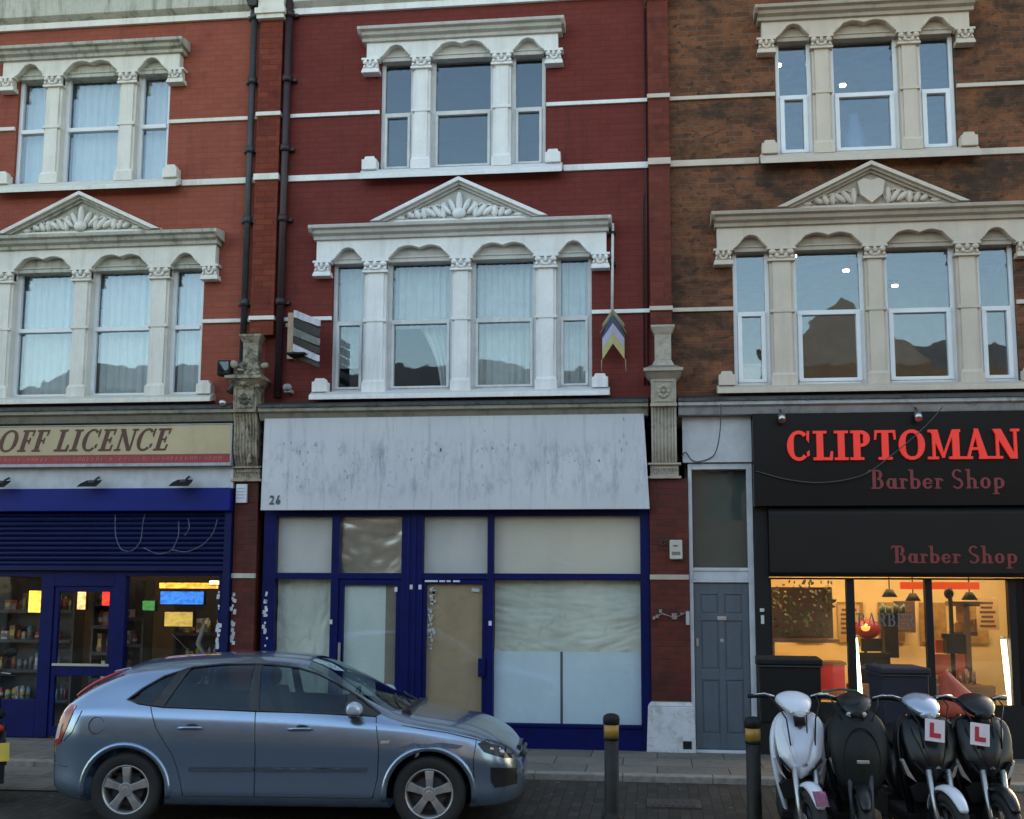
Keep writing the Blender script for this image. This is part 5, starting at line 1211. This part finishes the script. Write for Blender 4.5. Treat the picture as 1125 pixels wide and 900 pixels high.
for x in (0,2.64):
    for s in (-1,1):
        P = []
        for k in range(25):
            a_ = R(-18+216*k/24); xx = x+.385*math.cos(a_); z_ = .315+.385*math.sin(a_)
            if z_ < Z0(xx)+.02: continue
            P.append((xx, s*(halfw(xx,max(z_,Z0(xx)+.03))-.004), z_))
        g = MB(); g.tube(P, .026, 8); g.build('arch_lip', [carpaint], car)
g.build('arch_lip', [carpaint], car)
# sill skirt & lower valance
# dent and scrape on the near front arch
g = MB(); poly_patch(g, [(2.36,.70),(2.50,.745),(2.62,.735),(2.74,.752),(2.93,.725),(2.88,.70),(2.72,.718),(2.60,.705),(2.48,.712)], .024, -1, .03)
g.build('dark_scrape', [plain('scraped_dark_metal', (.07,.09,.14), .6, var=.5, vs=30)], car)
# front: lamps, grille, bumper opening
for s, q in ((-1,0),(1,1)):
    g = MB(); poly_patch(g, [(3.06,.735),(3.13,.665),(3.33,.60),(3.44,.585),(3.40,.655),(3.27,.725),(3.15,.765)], .004, s, .03); hl = g.build('headlight', [plain('dark_headlight_lens', (.012,.014,.018), .2, spec=.35)], car)
    g = MB(); g.lump((3.30, s*(halfw(3.30,.645)-.0), .645), (.04,.014,.03)); g.lump((3.20, s*(halfw(3.2,.68)-.002), .68), (.03,.012,.022)); g.build('bulb_reflector', [M['steel']], hl)
    g = MB(); poly_patch(g, [(3.20,.535),(3.46,.50),(3.46,.36),(3.24,.36),(3.20,.42)], .004, s, .03); g.build('lower_grille', [bk], car)
    g = MB(); poly_patch(g, [(2.22,.735),(2.30,.74),(2.30,.765),(2.23,.76)], .006, s, .02); g.build('side_indicator', [M['steel']], car)
    g = MB(); poly_patch(g, [(-.60,1.03),(-.50,1.02),(-.56,.86),(-.64,.70),(-.74,.66),(-.745,.80),(-.70,.93)], .006, s, .03); tl = g.build('tail_light', [plain('red_tail_lens', (.34,.02,.02), .12, coat=.8)], car)
    g = MB(); poly_patch(g, [(-.69,.86),(-.62,.87),(-.66,.74),(-.73,.72)], .010, s, .03); g.build('clear_lens', [plain('pale_pink_lens', (.55,.42,.40), .15)], tl)
g = MB(); g.tube([(3.51,y,.58) for y in (-.35,-.2,0,.2,.35)], .02, 6); g.box(3.44,3.515,-.25,.25,.38,.48); g.box(3.38,3.482,-.26,.26,.60,.65); g.build('front_grille', [bk], car)
g = MB(); g.tube([(-.50,-.60,1.125),(-.50,.60,1.125)], .008, 6); g.build('rear_wiper_strip', [bk], car)
# rear spoiler, red edge of the hatch
g = MB(); g.loft([[(-.13,y,ZT(-.13)-.012-abs(y)*.04),(-.27,y,ZT(-.13)-.045-abs(y)*.04),(-.27,y,ZT(-.13)-.065-abs(y)*.04),(-.10,y,ZT(-.13)-.04-abs(y)*.04)] for y in (-.54,-.3,0,.3,.54)], smooth=False); g.build('spoiler', [carpaint], car, bevel=.006)
rt = plain('red_rear_trim', (.42,.02,.03), .3)
g = MB()
for s in (-1,):
    P = [(-.62+.46*k/10) for k in range(11)]; g.tube([(x, s*(topz and min(.62,halfw(x,ZB(x)+.8*(ZT(x)-ZB(x))))), ZB(x)+.82*(ZT(x)-ZB(x))+.02) for x in P], .014, 6)
g.build('red_hatch_edge', [rt], car)
# handles, mirror, aerial, wipers
for s in (-1,1):
    for x in (.46,1.42):
        g = MB(); yy = s*(halfw(x+.1,.84)+.0); g.tube([(x,yy,.845),(x+.03,yy+s*.028,.852),(x+.17,yy+s*.030,.855),(x+.21,yy,.85)], .0125, 8); h_ = g.build('door_handle', [carpaint], car)
        g = MB(); g.lump((x+.12, yy+s*.001, .865), (.055,.006,.022)); g.build('handle_recess', [bk], h_)
    g = MB(); yy = s*(halfw(2.0,1.0)); g.loft([[(2.00+a_*q, yy+s*d, 1.03+b_*q2) for a_, b_ in ((-.06,-.05),(-.075,0),(-.055,.055),(.01,.065),(.07,.035),(.08,-.02),(.05,-.06),(-.02,-.065))] for d,q,q2 in ((.05,.7,.75),(.09,.95,.95),(.16,1,1),(.215,.85,.85),(.24,.5,.5))]); g.v = [(x - .02*(abs(y)-abs(yy)), y, z) for x,y,z in g.v]; mi = g.build('door_mirror', [plain('pale_blue_mirror_shell', (.42,.50,.62), .25, .3, coat=.6)], car, subsurf=1)
    g = MB(); g.tube([(2.02,yy-s*.01,.975),(2.0,yy+s*.08,.985)], [.03,.024], 8); g.lump((2.00, yy+s*.12, .965), (.06,.09,.025)); g.build('mirror_foot', [bk], mi)
g = MB(); g.tube([(.25,0,1.43),(.05,0,1.62)], .005, 6); g.build('aerial', [bk], car)
g = MB()
for y0 in (-.45,.15): g.tube([(2.40,y0,topz(2.38,y0)+.03),(2.28,y0+.25,topz(2.28,y0+.25)+.022),(2.2,y0+.5,topz(2.2,min(.62,y0+.5))+.02)], .009, 6)
g.box(2.36,2.44,-.6,.6,.955,.985); g.build('wipers', [bk], car)
# cabin: seats, wheel, floor
g = MB(); dk = plain('charcoal_upholstery', (.035,.035,.04), .9)
for s in (-1,1):
    for x, w in ((1.15,.24),(.35,.27)):
        g.frus(x-.02,x+.10,s*.37-w,s*.37+w,.5, x-.20,x-.10,s*.37-w*.85,s*.37+w*.85,1.10); g.box(x,x+.5,s*.37-w,s*.37+w,.45,.62); g.lump((x-.17,s*.37,1.20),(.05,.13,.09))
g.build('seats', [dk], car)
g = MB(); g.tube([(1.75+.05*math.cos(k*math.pi/8),.37+.18*math.cos(k*math.pi/8+1.57),.93+.18*math.sin(k*math.pi/8+1.57)) for k in range(16)], .014, 6, closed=True); g.build('steering_wheel', [bk], car)
g = MB(); g.frus(1.95,2.35,-.7,.7,.7,2.0,2.35,-.66,.66,.93); g.box(-.3,2.2,-.80,.80,.425,.45); g.build('dashboard', [bk], car)
g = MB(); g.box(-.3,2.9,-.55,.55,.22,.3); g.build('underbody', [M['blackm']], car)
tyre = plain('tyre_rubber', (.016,.016,.017), .75, bmp=.3); alloy = plain('alloy_wheel', (.46,.47,.48), .38, .75, dirt=(.18,.17,.16), dirtamt=.5)
def wheel(x, s):
    y = s*.765; g = MB(); T = []
    prof = [(.200,.085),(.215,.098),(.27,.108),(.300,.100),(.314,.075),(.316,.03),(.316,-.03),(.314,-.075),(.300,-.100),(.27,-.108),(.215,-.098),(.20,-.085)]
    n = 44; g.loft([[(x+r*math.cos(2*math.pi*k/n), y+w, .315+r*math.sin(2*math.pi*k/n)) for r, w in prof] for k in range(n+1)], cap=False)
    w = g.build('wheel', [tyre], car)
    r = MB(); f = y+s*.09
    pr = [(.205,-.16),(.212,.0),(.204,.006),(.192,-.006),(.186,-.03),(.186,-.16)]
    r.loft([[(x+q*math.cos(2*math.pi*k/n), f+s*d, .315+q*math.sin(2*math.pi*k/n)) for q, d in pr] for k in range(n+1)], cap=False)
    for k in range(5):
        a_ = math.pi/2+2*math.pi*k/5; ca, sa = math.cos(a_), math.sin(a_)
        P = lambda u, v, d: (x+u*ca-v*sa, f+s*d, .315+u*sa+v*ca)
        r.loft([[P(.045,-.028,-.005),P(.045,.028,-.005),P(.045,.028,-.05),P(.045,-.028,-.05)],[P(.12,-.030,.0),P(.12,.030,.0),P(.12,.034,-.05),P(.12,-.034,-.05)],[P(.190,-.040,-.004),P(.190,.040,-.004),P(.190,.044,-.05),P(.190,-.044,-.05)]], smooth=False)
    r.cyl((x,f-s*.05,.315),(0,s,0),.06,.052,20); r.cyl((x,f,.315),(0,s,0),.028,.006,16)
    r.build('rim', [alloy], w, bevel=.003)
    d = MB(); d.cyl((x,f-s*.075,.315),(0,s,0),.14,.012,28); d.cyl((x,f-s*.14,.315),(0,s,0),.185,.02,28); d.build('brake_disc', [M['pipe']], w)
for x in (0,2.64):
    for s in (-1,1): wheel(x, s)
def squash(o):
    if o.type == 'MESH' and not o.get('sq'):
        o['sq'] = 1
        for v in o.data.vertices:
            if v.co.x > 3.0: v.co.x = 3.0+(v.co.x-3.0)*.82
            elif v.co.x < -.42: v.co.x = -.42+(v.co.x+.42)*.86
        del o['sq']
    for c in o.children: squash(c)
squash(car)
car.location = (-4.63,-3.43,-.135); car.rotation_euler = (0,0,R(4.0))

# ------------------------------------------------------------------ scooters
def el(cx, cy, z, rx, ry, n=20, front=1.0, sq=2.4):
    out = []
    for k in range(n):
        a_ = 2*math.pi*k/n; c, s = math.cos(a_), math.sin(a_); rr = (abs(c)**sq+abs(s)**sq)**(-1/sq)
        out.append((cx+rx*rr*c, cy+ry*rr*s*(front if s < 0 else 1), z))
    return out
def scooter(label, P):
    """forward is -Y, origin on the ground between the wheels"""
    t = thing('motor_scooter', label, 'motor scooter', (0,0,0), group='motor scooters parked in a row' if P.get('row', True) else None)
    if not P.get('row', True): pass
    body, dark = P['body'], M['blackm']
    wr = .265
    def whl(y, nm, rimmat):
        g = MB(); n = 36; prof = [(wr-.075,.040),(wr-.03,.055),(wr,.030),(wr+.004,0),(wr,-.030),(wr-.03,-.055),(wr-.075,-.040)]
        g.loft([[(w, y+r*math.cos(2*math.pi*k/n), wr+r*math.sin(2*math.pi*k/n)) for r, w in prof] for k in range(n+1)], cap=False)
        w_ = g.build(nm, [tyre], t)
        g = MB(); pr = [(wr-.07,.042),(wr-.095,.036),(wr-.095,-.036),(wr-.07,-.042)]
        g.loft([[(w, y+r*math.cos(2*math.pi*k/n), wr+r*math.sin(2*math.pi*k/n)) for r, w in pr] for k in range(n+1)], cap=False)
        for k in range(6):
            a_ = 2*math.pi*k/6; g.tube([(0,y,wr),(0,y+(wr-.08)*math.cos(a_),wr+(wr-.08)*math.sin(a_))],[.022,.013],6)
        g.cyl((-.06,y,wr),'x',.03,.12,14); g.build('rim', [rimmat], w_)
        g = MB(); g.cyl((-.062,y,wr),'x',.105,.006,28); g.build('brake_disc', [M['steel']], w_)
        return w_
    st = P.get('steer', 0)      # front end turned
    fparts = []
    fw = whl(-.66, 'front_wheel', P.get('rim', M['pipe'])); fparts.append(fw)
    whl(.62, 'rear_wheel', P.get('rim', M['pipe']))
    g = MB()
    for s in (-1,1): g.tube([(s*.075,-.66,wr),(s*.078,-.60,.42),(s*.082,-.53,.66)], [.022,.019,.024], 10)
    g.tube([(0,-.52,.66),(0,-.40,1.0)], .03, 10); fparts.append(g.build('fork', [P.get('fork', M['steel'])], t))
    g = MB(); n = 14      # mudguard
    rings = []
    for k in range(n+1):
        a_ = R(20+125*k/n); r0 = wr+.035; w = .072*(math.sin(math.pi*(k+1.2)/(n+2.4))**.45)
        y = -.66+ -math.cos(a_)*r0*-1*-1 if False else -.66+math.cos(a_+0)*r0; z = wr+math.sin(a_)*r0
        cy, cz = math.cos(a_), math.sin(a_)
        rings.append([(-w, y-cy*.035, z-cz*.035), (-w*.85, y+cy*.004, z+cz*.004), (0, y+cy*.022, z+cz*.022), (w*.85, y+cy*.004, z+cz*.004), (w, y-cy*.035, z-cz*.035), (0, y-cy*.002, z-cz*.002)])
    g.loft(rings); mg = g.build('front_mudguard', [P['guard']], t, subsurf=1); fparts.append(mg)
    if P.get('pink'):
        k_ = MB(); a0 = R(128)
        k_.loft([[(x, -.66+math.cos(a_)*(wr+.064), wr+math.sin(a_)*(wr+.064)) for x in (-.05,-.02,.02,.05)] for a_ in (R(122),R(130),R(138),R(144))], cap=False); k_.build('pink_sticker', [plain('pink_sticker', (.6,.22,.38), .4)], mg)
    # layered shells of the front: leg shield behind, nose panel before it
    W = P.get('w', 1.0)
    def shell(rows, bulge, p, th, ridge=0, nu=16):
        g = MB(); n = nu; vs = []
        for z, w, y, bl in rows:
            for i in range(n+1):
                u = -1+2*i/n; vs.append((u*w*W, y - bulge*bl*(1-abs(u)**p) - ridge*max(0,1-abs(u)*3), z + .02*abs(u)))
        m_ = len(rows); k = len(vs); vs += [(x, y+th, z) for x, y, z in vs]
        fs = [(j*(n+1)+i, j*(n+1)+i+1, (j+1)*(n+1)+i+1, (j+1)*(n+1)+i) for j in range(m_-1) for i in range(n)]
        fs += [(k+f[3], k+f[2], k+f[1], k+f[0]) for f in fs]
        e = [i for i in range(n+1)] + [j*(n+1)+n for j in range(1,m_)] + [(m_-1)*(n+1)+i for i in range(n-1,-1,-1)] + [j*(n+1) for j in range(m_-2,0,-1)]
        fs += [(e[q], k+e[q], k+e[(q+1)%len(e)], e[(q+1)%len(e)]) for q in range(len(e))]
        g.add(vs, fs, 0, True); return g
    def dens(rows):
        f = [pch([r[0] for r in rows], [r[c] for r in rows]) for c in (1,2,3)]; z0_, z1_ = rows[0][0], rows[-1][0]
        return [(z0_+(z1_-z0_)*k/18, *[q(z0_+(z1_-z0_)*k/18) for q in f]) for k in range(19)]
    for s in (-1,1):
        g = MB(); g.loft([[(s*(x-w),y+.03,z),(s*(x-w*.4),y-.015,z),(s*x,y,z),(s*(x+.012),y+.06,z),(s*(x-.01),y+.075,z),(s*(x-w),y+.05,z)] for x,y,z,w in ((.095*W,-.25,.24,.03),(.14*W,-.30,.34,.05),(.19*W,-.345,.48,.065),(.225*W,-.36,.62,.075),(.245*W,-.34,.76,.08),(.235*W,-.30,.88,.08),(.19*W,-.26,.97,.06),(.12*W,-.24,1.01,.03))])
        g.build('leg_shield', [P.get('wing', body)], t, subsurf=1)
    g = MB(); g.loft([[(-w,-.28,z),(0,-.33,z),(w,-.28,z),(w,-.22,z),(-w,-.22,z)] for z, w in ((.24,.09),(.45,.16),(.7,.20),(.95,.15))], smooth=False); g.build('inner_panel', [dark], t)
    g = shell(dens([(.57,.045,-.475,.2),(.60,.10,-.48,.5),(.66,.155,-.475,.8),(.74,.19,-.45,1),(.84,.205,-.41,1),(.92,.195,-.37,.9),(.975,.15,-.33,.6),(.99,.10,-.31,.3)]), .07, 2.2, .05, .006)
    fair = g.build('front_fairing', [body], t, bevel=.005)
    g = shell(dens([(.585,.02,-.50,.2),(.66,.075,-.50,.6),(.78,.115,-.465,1),(.90,.15,-.405,1),(.965,.13,-.355,.6)]), .062, 3.2, .04, .0); g.build('centre_panel', [P.get('centre', body)], fair, bevel=.004)
    g = MB()
    for s in (-1,1): g.prism([(s*.06,.60),(s*.165,.70),(s*.155,.715),(s*.055,.615)][::s], -.535, -.47)
    g.build('dark_slash', [dark], fair)
    for s in (-1,1):
        g = MB(); q = [(s*.115*W,.555),(s*.185*W,.60),(s*.225*W,.70),(s*.205*W,.715),(s*.165*W,.63)]
        q = q if s > 0 else q[::-1]; n = len(q)
        vs = [(x, -.475+abs(x)*.28, z) for x, z in q] + [(x, -.40+abs(x)*.28, z) for x, z in q]
        g.add(vs, [tuple(range(n)), tuple(range(2*n-1,n-1,-1))]+[(i,i+n,(i+1)%n+n,(i+1)%n) for i in range(n)])
        g.build('indicator', [P.get('ind', plain('pale_indicator_lens', (.45,.42,.40), .2))], fair, bevel=.005)
    g = MB(); g.prism([(-.13,.42),(.13,.42),(.17,.52),(.10,.56),(-.10,.56),(-.17,.52)], -.42, -.30); g.build('nose_slot', [dark], fair, bevel=.006)
    # handlebar cowl: wedge with a beak, then the headlamp glass
    g = MB(); rows = [(-.475,.035,1.015,.030),(-.45,.075,1.03,.045),(-.39,.125,1.055,.065),(-.31,.155,1.085,.075),(-.24,.15,1.10,.065),(-.18,.09,1.11,.045)]
    g.loft([[(w*cc*(1 if ss > 0 else .92), y, z+h*ss*(1-.25*abs(cc))) for cc, ss in [(math.copysign(abs(math.cos(a_))**.8, math.cos(a_)), math.copysign(abs(math.sin(a_))**.9, math.sin(a_))) for a_ in [2*math.pi*k/18 for k in range(18)]]] for y, w, z, h in rows])
    cowl = g.build('handlebar_cowl', [P.get('cowl', body)], t, subsurf=1); fparts.append(cowl)
    g = MB(); g.lump((0,-.435,1.018),(.085,.040,.026),16,8,rot=Matrix.Rotation(R(-35),3,'X')); g.build('headlight', [P.get('lamp', plain('clear_headlamp', (.5,.52,.55), .08, .3, coat=1))], cowl)
    g = MB(); g.tube([(0,-.45,.93),(0,-.40,1.03)], .045, 12); g.build('steering_neck', [dark], cowl)
    g = MB()
    for s in (-1,1):
        g.tube([(s*.12,-.25,1.10),(s*.22,-.20,1.12),(s*.33,-.14,1.11)], .016, 8)
    hb = g.build('handlebar', [dark], t); fparts.append(hb)
    for s in (-1,1):
        g = MB(); g.tube([(s*.15,-.27,1.12),(s*.23,-.27,1.14),(s*.31,-.22,1.13)], .007, 6); g.build('brake_lever', [M['steel']], hb)
    if P.get('mirrors', True):
        for s in (-1,1):
            g = MB(); g.tube([(s*.20,-.24,1.12),(s*.24,-.26,1.22),(s*.28,-.25,1.30)], .007, 6); g.lump((s*.30,-.25,1.34),(.065,.018,.042),14,8); fparts.append(g.build('mirror', [dark], t))
    # hoses and cables from the bars down to the fork
    for hx, hr in ((-.13,.006),(.13,.006),(.05,.005)):
        g = MB(); g.tube([(hx*1.5,-.27,1.12),(hx*1.35,-.40,1.08),(hx*.9,-.47,.98),(hx*.75,-.50,.80)][:3 if P.get('cover') else 4], hr, 6); fparts.append(g.build('brake_hose', [dark], t))
    # floorboard, tail body, seat
    g = MB(); g.box(-.16,.16,-.30,.22,.25,.33); g.box(-.05,.05,-.2,.5,.22,.30); g.build('floorboard', [dark], t, bevel=.02)
    g = MB(); g.loft([[(x*w,y,z0+(z1-z0)*v) for x, v in ((-.6,0),(-1,.35),(-1,.75),(-.7,1),(.7,1),(1,.75),(1,.35),(.6,0))] for y, w, z0, z1 in ((.14,.10,.30,.60),(.22,.15,.32,.70),(.42,.17,.40,.74),(.65,.155,.50,.76),(.88,.10,.62,.78),(.96,.04,.68,.76))]); g.build('tail_body', [P.get('tail', body)], t, subsurf=1)
    g = MB(); g.loft([[(x*w,y,z0+(z1-z0)*v) for x, v in ((-.8,0),(-1,.5),(-.75,1),(0,1.08),(.75,1),(1,.5),(.8,0))] for y, w, z0, z1 in ((.12,.08,.70,.74),(.2,.13,.71,.80),(.42,.15,.74,.83),(.62,.14,.76,.86),(.82,.12,.78,.89),(.90,.07,.80,.86))]); g.build('seat', [dark], t, subsurf=1)
    g = MB(); g.box(-.14,.10,.28,.70,.18,.36); g.tube([(.13,.1,.25),(.15,.5,.28),(.15,.9,.36)], [.02,.045,.05], 10); g.tube([(-.12,.0,.2),(-.2,.05,.05),(-.26,.1,.0)],.012,6); g.build('engine', [M['pipe']], t, bevel=.01)
    g = MB(); g.lump((0,.98,.72),(.07,.03,.04)); g.build('tail_lamp', [M['red']], t)
    g = MB(); g.add([(-.09,.93,.62),(.09,.93,.62),(.09,1.05,.40),(-.09,1.05,.40),(-.09,.945,.62),(.09,.945,.62),(.09,1.065,.40),(-.09,1.065,.40)],[(0,1,2,3),(7,6,5,4),(0,4,5,1),(1,5,6,2),(2,6,7,3),(3,7,4,0)]); g.build('rear_mudflap', [dark], t)
    g = MB(); yy = P.get('plate_y', 1.075); g.add([(-.10,yy-.02,.60),(.10,yy-.02,.60),(.10,yy+.01,.44),(-.10,yy+.01,.44),(-.10,yy-.024,.60),(.10,yy-.024,.60),(.10,yy+.006,.44),(-.10,yy+.006,.44)],[(0,1,2,3),(7,6,5,4),(0,4,5,1),(1,5,6,2),(2,6,7,3),(3,7,4,0)]); npl = g.build('number_plate', [plain('yellow_number_plate', (.70,.50,.06), .45)], t)
    if P.get('box'):
        w, y0, y1, z0, z1 = P['box']
        g = MB(); g.frus(-w,w,y0,y1,z0,-w-.01,w+.01,y0-.01,y1+.01,z1-.05); g.box(-w-.025,w+.025,y0-.025,y1+.025,z1-.05,z1); g.v = [(x+P.get('boxx',0),y,z) for x,y,z in g.v]; bx = g.build('top_box', [P.get('boxm', M['blackm'])], t, bevel=.012)
        g = MB(); g.box(-w-.026+P.get('boxx',0),w+.026+P.get('boxx',0),y0-.026,y1+.026,z1-.062,z1-.052); g.build('lid_seam', [M['pipe']], bx)
    if P.get('L'):
        lx, lz, ly, tilt = P['L']; ly = -.575; Mx = Matrix.Translation((lx,ly,lz)) @ Matrix.Rotation(tilt,4,'Y') @ Matrix.Rotation(R(-8),4,'X')
        g = MB(); g.prism([(-.075,-.075),(.075,-.075),(.075,.075),(-.075,.075)], -.004, .002); g.xf(Mx); lp = g.build('learner_plate', [plain('white_learner_plate', (.66,.60,.64), .5)], t)
        g = MB(); g.prism([(-.04,-.05),(.045,-.05),(.045,-.018),(-.008,-.018),(-.008,.05),(-.04,.05)], -.0065, -.0045); g.xf(Mx); g.build('red_letter', [plain('learner_red', (.42,.02,.04), .5)], lp)
    if P.get('cover'):
        g = shell(dens([(.40,.05,-.46,.3),(.46,.12,-.48,.6),(.56,.185,-.50,.9),(.70,.225,-.50,1),(.84,.24,-.47,1),(.95,.21,-.42,.9),(1.03,.12,-.36,.4)]), .08, 2.6, .05, .01)
        ap = g.build('leg_apron', [P['cover']], t)
        g = MB(); g.tube([(.15*math.cos(a_), -.60+.05*abs(math.cos(a_))+.06*math.sin(a_)**2, .72+.22*math.sin(a_)) for a_ in [2*math.pi*k/20 for k in range(20)]], .007, 6, closed=True); g.build('apron_seam', [dark], ap)
        g = MB(); g.box(-.05,.05,-.592,-.565,.70,.725); g.build('apron_highlight', [M['steel']], ap, bevel=.004)  # pale steel bar standing in for a faint highlight on the apron
    # turn the steered parts about the head tube
    if st:
        Mx = Matrix.Translation((0,-.42,0)) @ Matrix.Rotation(st,4,'Z') @ Matrix.Translation((0,.42,0))
        for o in fparts:
            o.data.transform(Mx)
            for c in o.children: c.data.transform(Mx)
    return t
wht = plain('pearl_white_plastic', (.62,.66,.74), .22, coat=.6, var=.06)
wht2 = plain('blue_white_plastic', (.50,.55,.66), .3, coat=.4, var=.05)
gry = plain('silver_grey_plastic', (.34,.38,.44), .35, .2, coat=.3)
blk = plain('black_scooter_plastic', (.006,.007,.009), .32, spec=.4)
nvy = plain('very_dark_green_apron', (.006,.009,.009), .55, spec=.3, var=.4)
sil = plain('silver_blue_cowl', (.36,.44,.56), .22, .4, coat=.7)
mrn = plain('dark_maroon_plastic', (.03,.008,.012), .3, coat=.4)
s1 = scooter('white scooter with pink sticker on its mudguard and black box behind', dict(body=wht, guard=wht, wing=wht, w=.92, centre=wht2, steer=R(14), pink=True, box=(.26,.55,1.0,.83,1.34), mirrors=False, fork=M['steel'], cowl=wht, ind=plain('clear_silver_lens',(.5,.48,.56),.15,.3)))
s1.location = (1.12,-4.28,-.135); s1.scale = (0.98,1.09,1.09); s1.rotation_euler = (0,0,R(-3))
s2 = scooter('all black scooter with dark leg apron right of the white scooter', dict(body=blk, guard=blk, wing=blk, steer=R(-8), cover=nvy, mirrors=False, fork=M['pipe'], cowl=blk, lamp=plain('pale_lamp',(.45,.47,.5),.2)))
s2.location = (1.50,-4.32,-.135); s2.scale = (0.92,1.09,1.09); s2.rotation_euler = (0,0,R(3))
g = MB(); g.tube([(-.24,-.30,1.16),(-.12,-.40,1.19),(0,-.42,1.18),(.06,-.40,1.15)], .010, 6); g.build('green_edge_glint', [plain('painted_green_glint', (.01,.09,.04), .6)], s2, world=False)  # greenish reflection along the handlebar edge, painted as a thin tube
s3 = scooter('black scooter with silver blue cowl, white mudguard and learner plate', dict(body=blk, guard=wht, wing=blk, steer=R(10), cowl=sil, L=(-.01,.93,-.572,R(6)), box=(.19,.55,1.0,.80,1.28), boxx=.13, boxm=plain('navy_delivery_box', (.010,.013,.028), .6), mirrors=False, rim=M['pipe'], lamp=plain('blue_white_lamp',(.5,.58,.68),.1,.3,coat=1)))
s3.location = (2.04,-4.28,-.135); s3.scale = (0.97,1.09,1.09); s3.rotation_euler = (0,0,R(4))
s4 = scooter('rightmost black scooter with big learner plate and silver indicators', dict(body=blk, guard=blk, wing=mrn, steer=R(6), cowl=blk, L=(-.09,.905,-.585,R(6)), mirrors=False, lamp=blk, w=1.05))
s4.location = (2.47,-4.24,-.135); s4.scale = (0.94,1.09,1.09); s4.rotation_euler = (0,0,R(2))
s5 = scooter('dark scooter cut off at the left edge showing a tilted yellow number plate', dict(body=blk, guard=blk, row=True, mirrors=True, plate_y=1.10))
s5.location = (-6.66,-3.12,-.10); s5.rotation_euler = (0,0,R(-140))
# slumped orange bag on the last scooter's seat
g = MB(); rg = lambda cx, cy, z, rx, ry: [(cx+rx*math.cos(k*math.pi/6)*(1+.12*math.sin(k*2.3)), cy+ry*math.sin(k*math.pi/6), z+.015*math.sin(k*1.7)) for k in range(12)]
g.loft([rg(2.60,-3.75,.835,.20,.14), rg(2.59,-3.74,.90,.22,.16), rg(2.56,-3.72,1.0,.17,.13), rg(2.50,-3.70,1.10,.11,.10), rg(2.46,-3.70,1.20,.05,.06), rg(2.45,-3.70,1.24,.02,.03)])
tag(g.build('orange_bag', [plain('orange_red_nylon', (.42,.05,.02), .6, var=.3)], None, subsurf=1), 'orange red bag slumped on the seat of the rightmost scooter', 'bag')

# ------------------------------------------------------------------ light, sky, camera
w = bpy.data.worlds.new('World'); S.world = w; w.use_nodes = True; nt = w.node_tree; nt.nodes.clear()
sky = nt.nodes.new('ShaderNodeTexSky'); sky.sky_type = 'NISHITA'; sky.sun_disc = False
ELEV, ROT = R(12), R(20)
sky.sun_elevation = ELEV; sky.sun_rotation = ROT; sky.dust_density = 2.0; sky.ozone_density = 1.2
bg = nt.nodes.new('ShaderNodeBackground'); bg.inputs[1].default_value = .15; out = nt.nodes.new('ShaderNodeOutputWorld')
nt.links.new(sky.outputs[0], bg.inputs[0]); nt.links.new(bg.outputs[0], out.inputs[0])
sd = bpy.data.lights.new('sun', 'SUN'); sd.energy = 2.0; sd.angle = R(.5); sd.color = (1,.95,.88); so = bpy.data.objects.new('sun', sd); COL.objects.link(so)
d = Vector((math.sin(ROT)*math.cos(ELEV), math.cos(ROT)*math.cos(ELEV), math.sin(ELEV)))
so.rotation_euler = (-d).to_track_quat('-Z','Y').to_euler(); so.location = (-5,-10,20)
cd = bpy.data.cameras.new('camera'); co = bpy.data.objects.new('camera', cd); COL.objects.link(co); S.camera = co
fwd = Vector((-0.12054348,0.98405384,0.13079491)); rt_ = Vector((0.99264215,0.12100275,0.00445984)); up = Vector((0.01143782,-0.13037014,0.99139942))
Mx = Matrix((( rt_.x, up.x, -fwd.x, 0),( rt_.y, up.y, -fwd.y, 0),( rt_.z, up.z, -fwd.z, 0),(0,0,0,1)))
co.matrix_world = Matrix.Translation((0,CAMY,CAMZ)) @ Mx
cd.sensor_width = 36; cd.lens = 1280/1125*36; cd.shift_y = 26.64/1125; cd.shift_x = 0; cd.clip_start = .05; cd.clip_end = 2000
S.view_settings.view_transform = 'Standard'; S.view_settings.look = 'None'; S.view_settings.gamma = 1; S.view_settings.exposure = 2.3
S.view_settings.use_white_balance = True; S.view_settings.white_balance_temperature = 7900
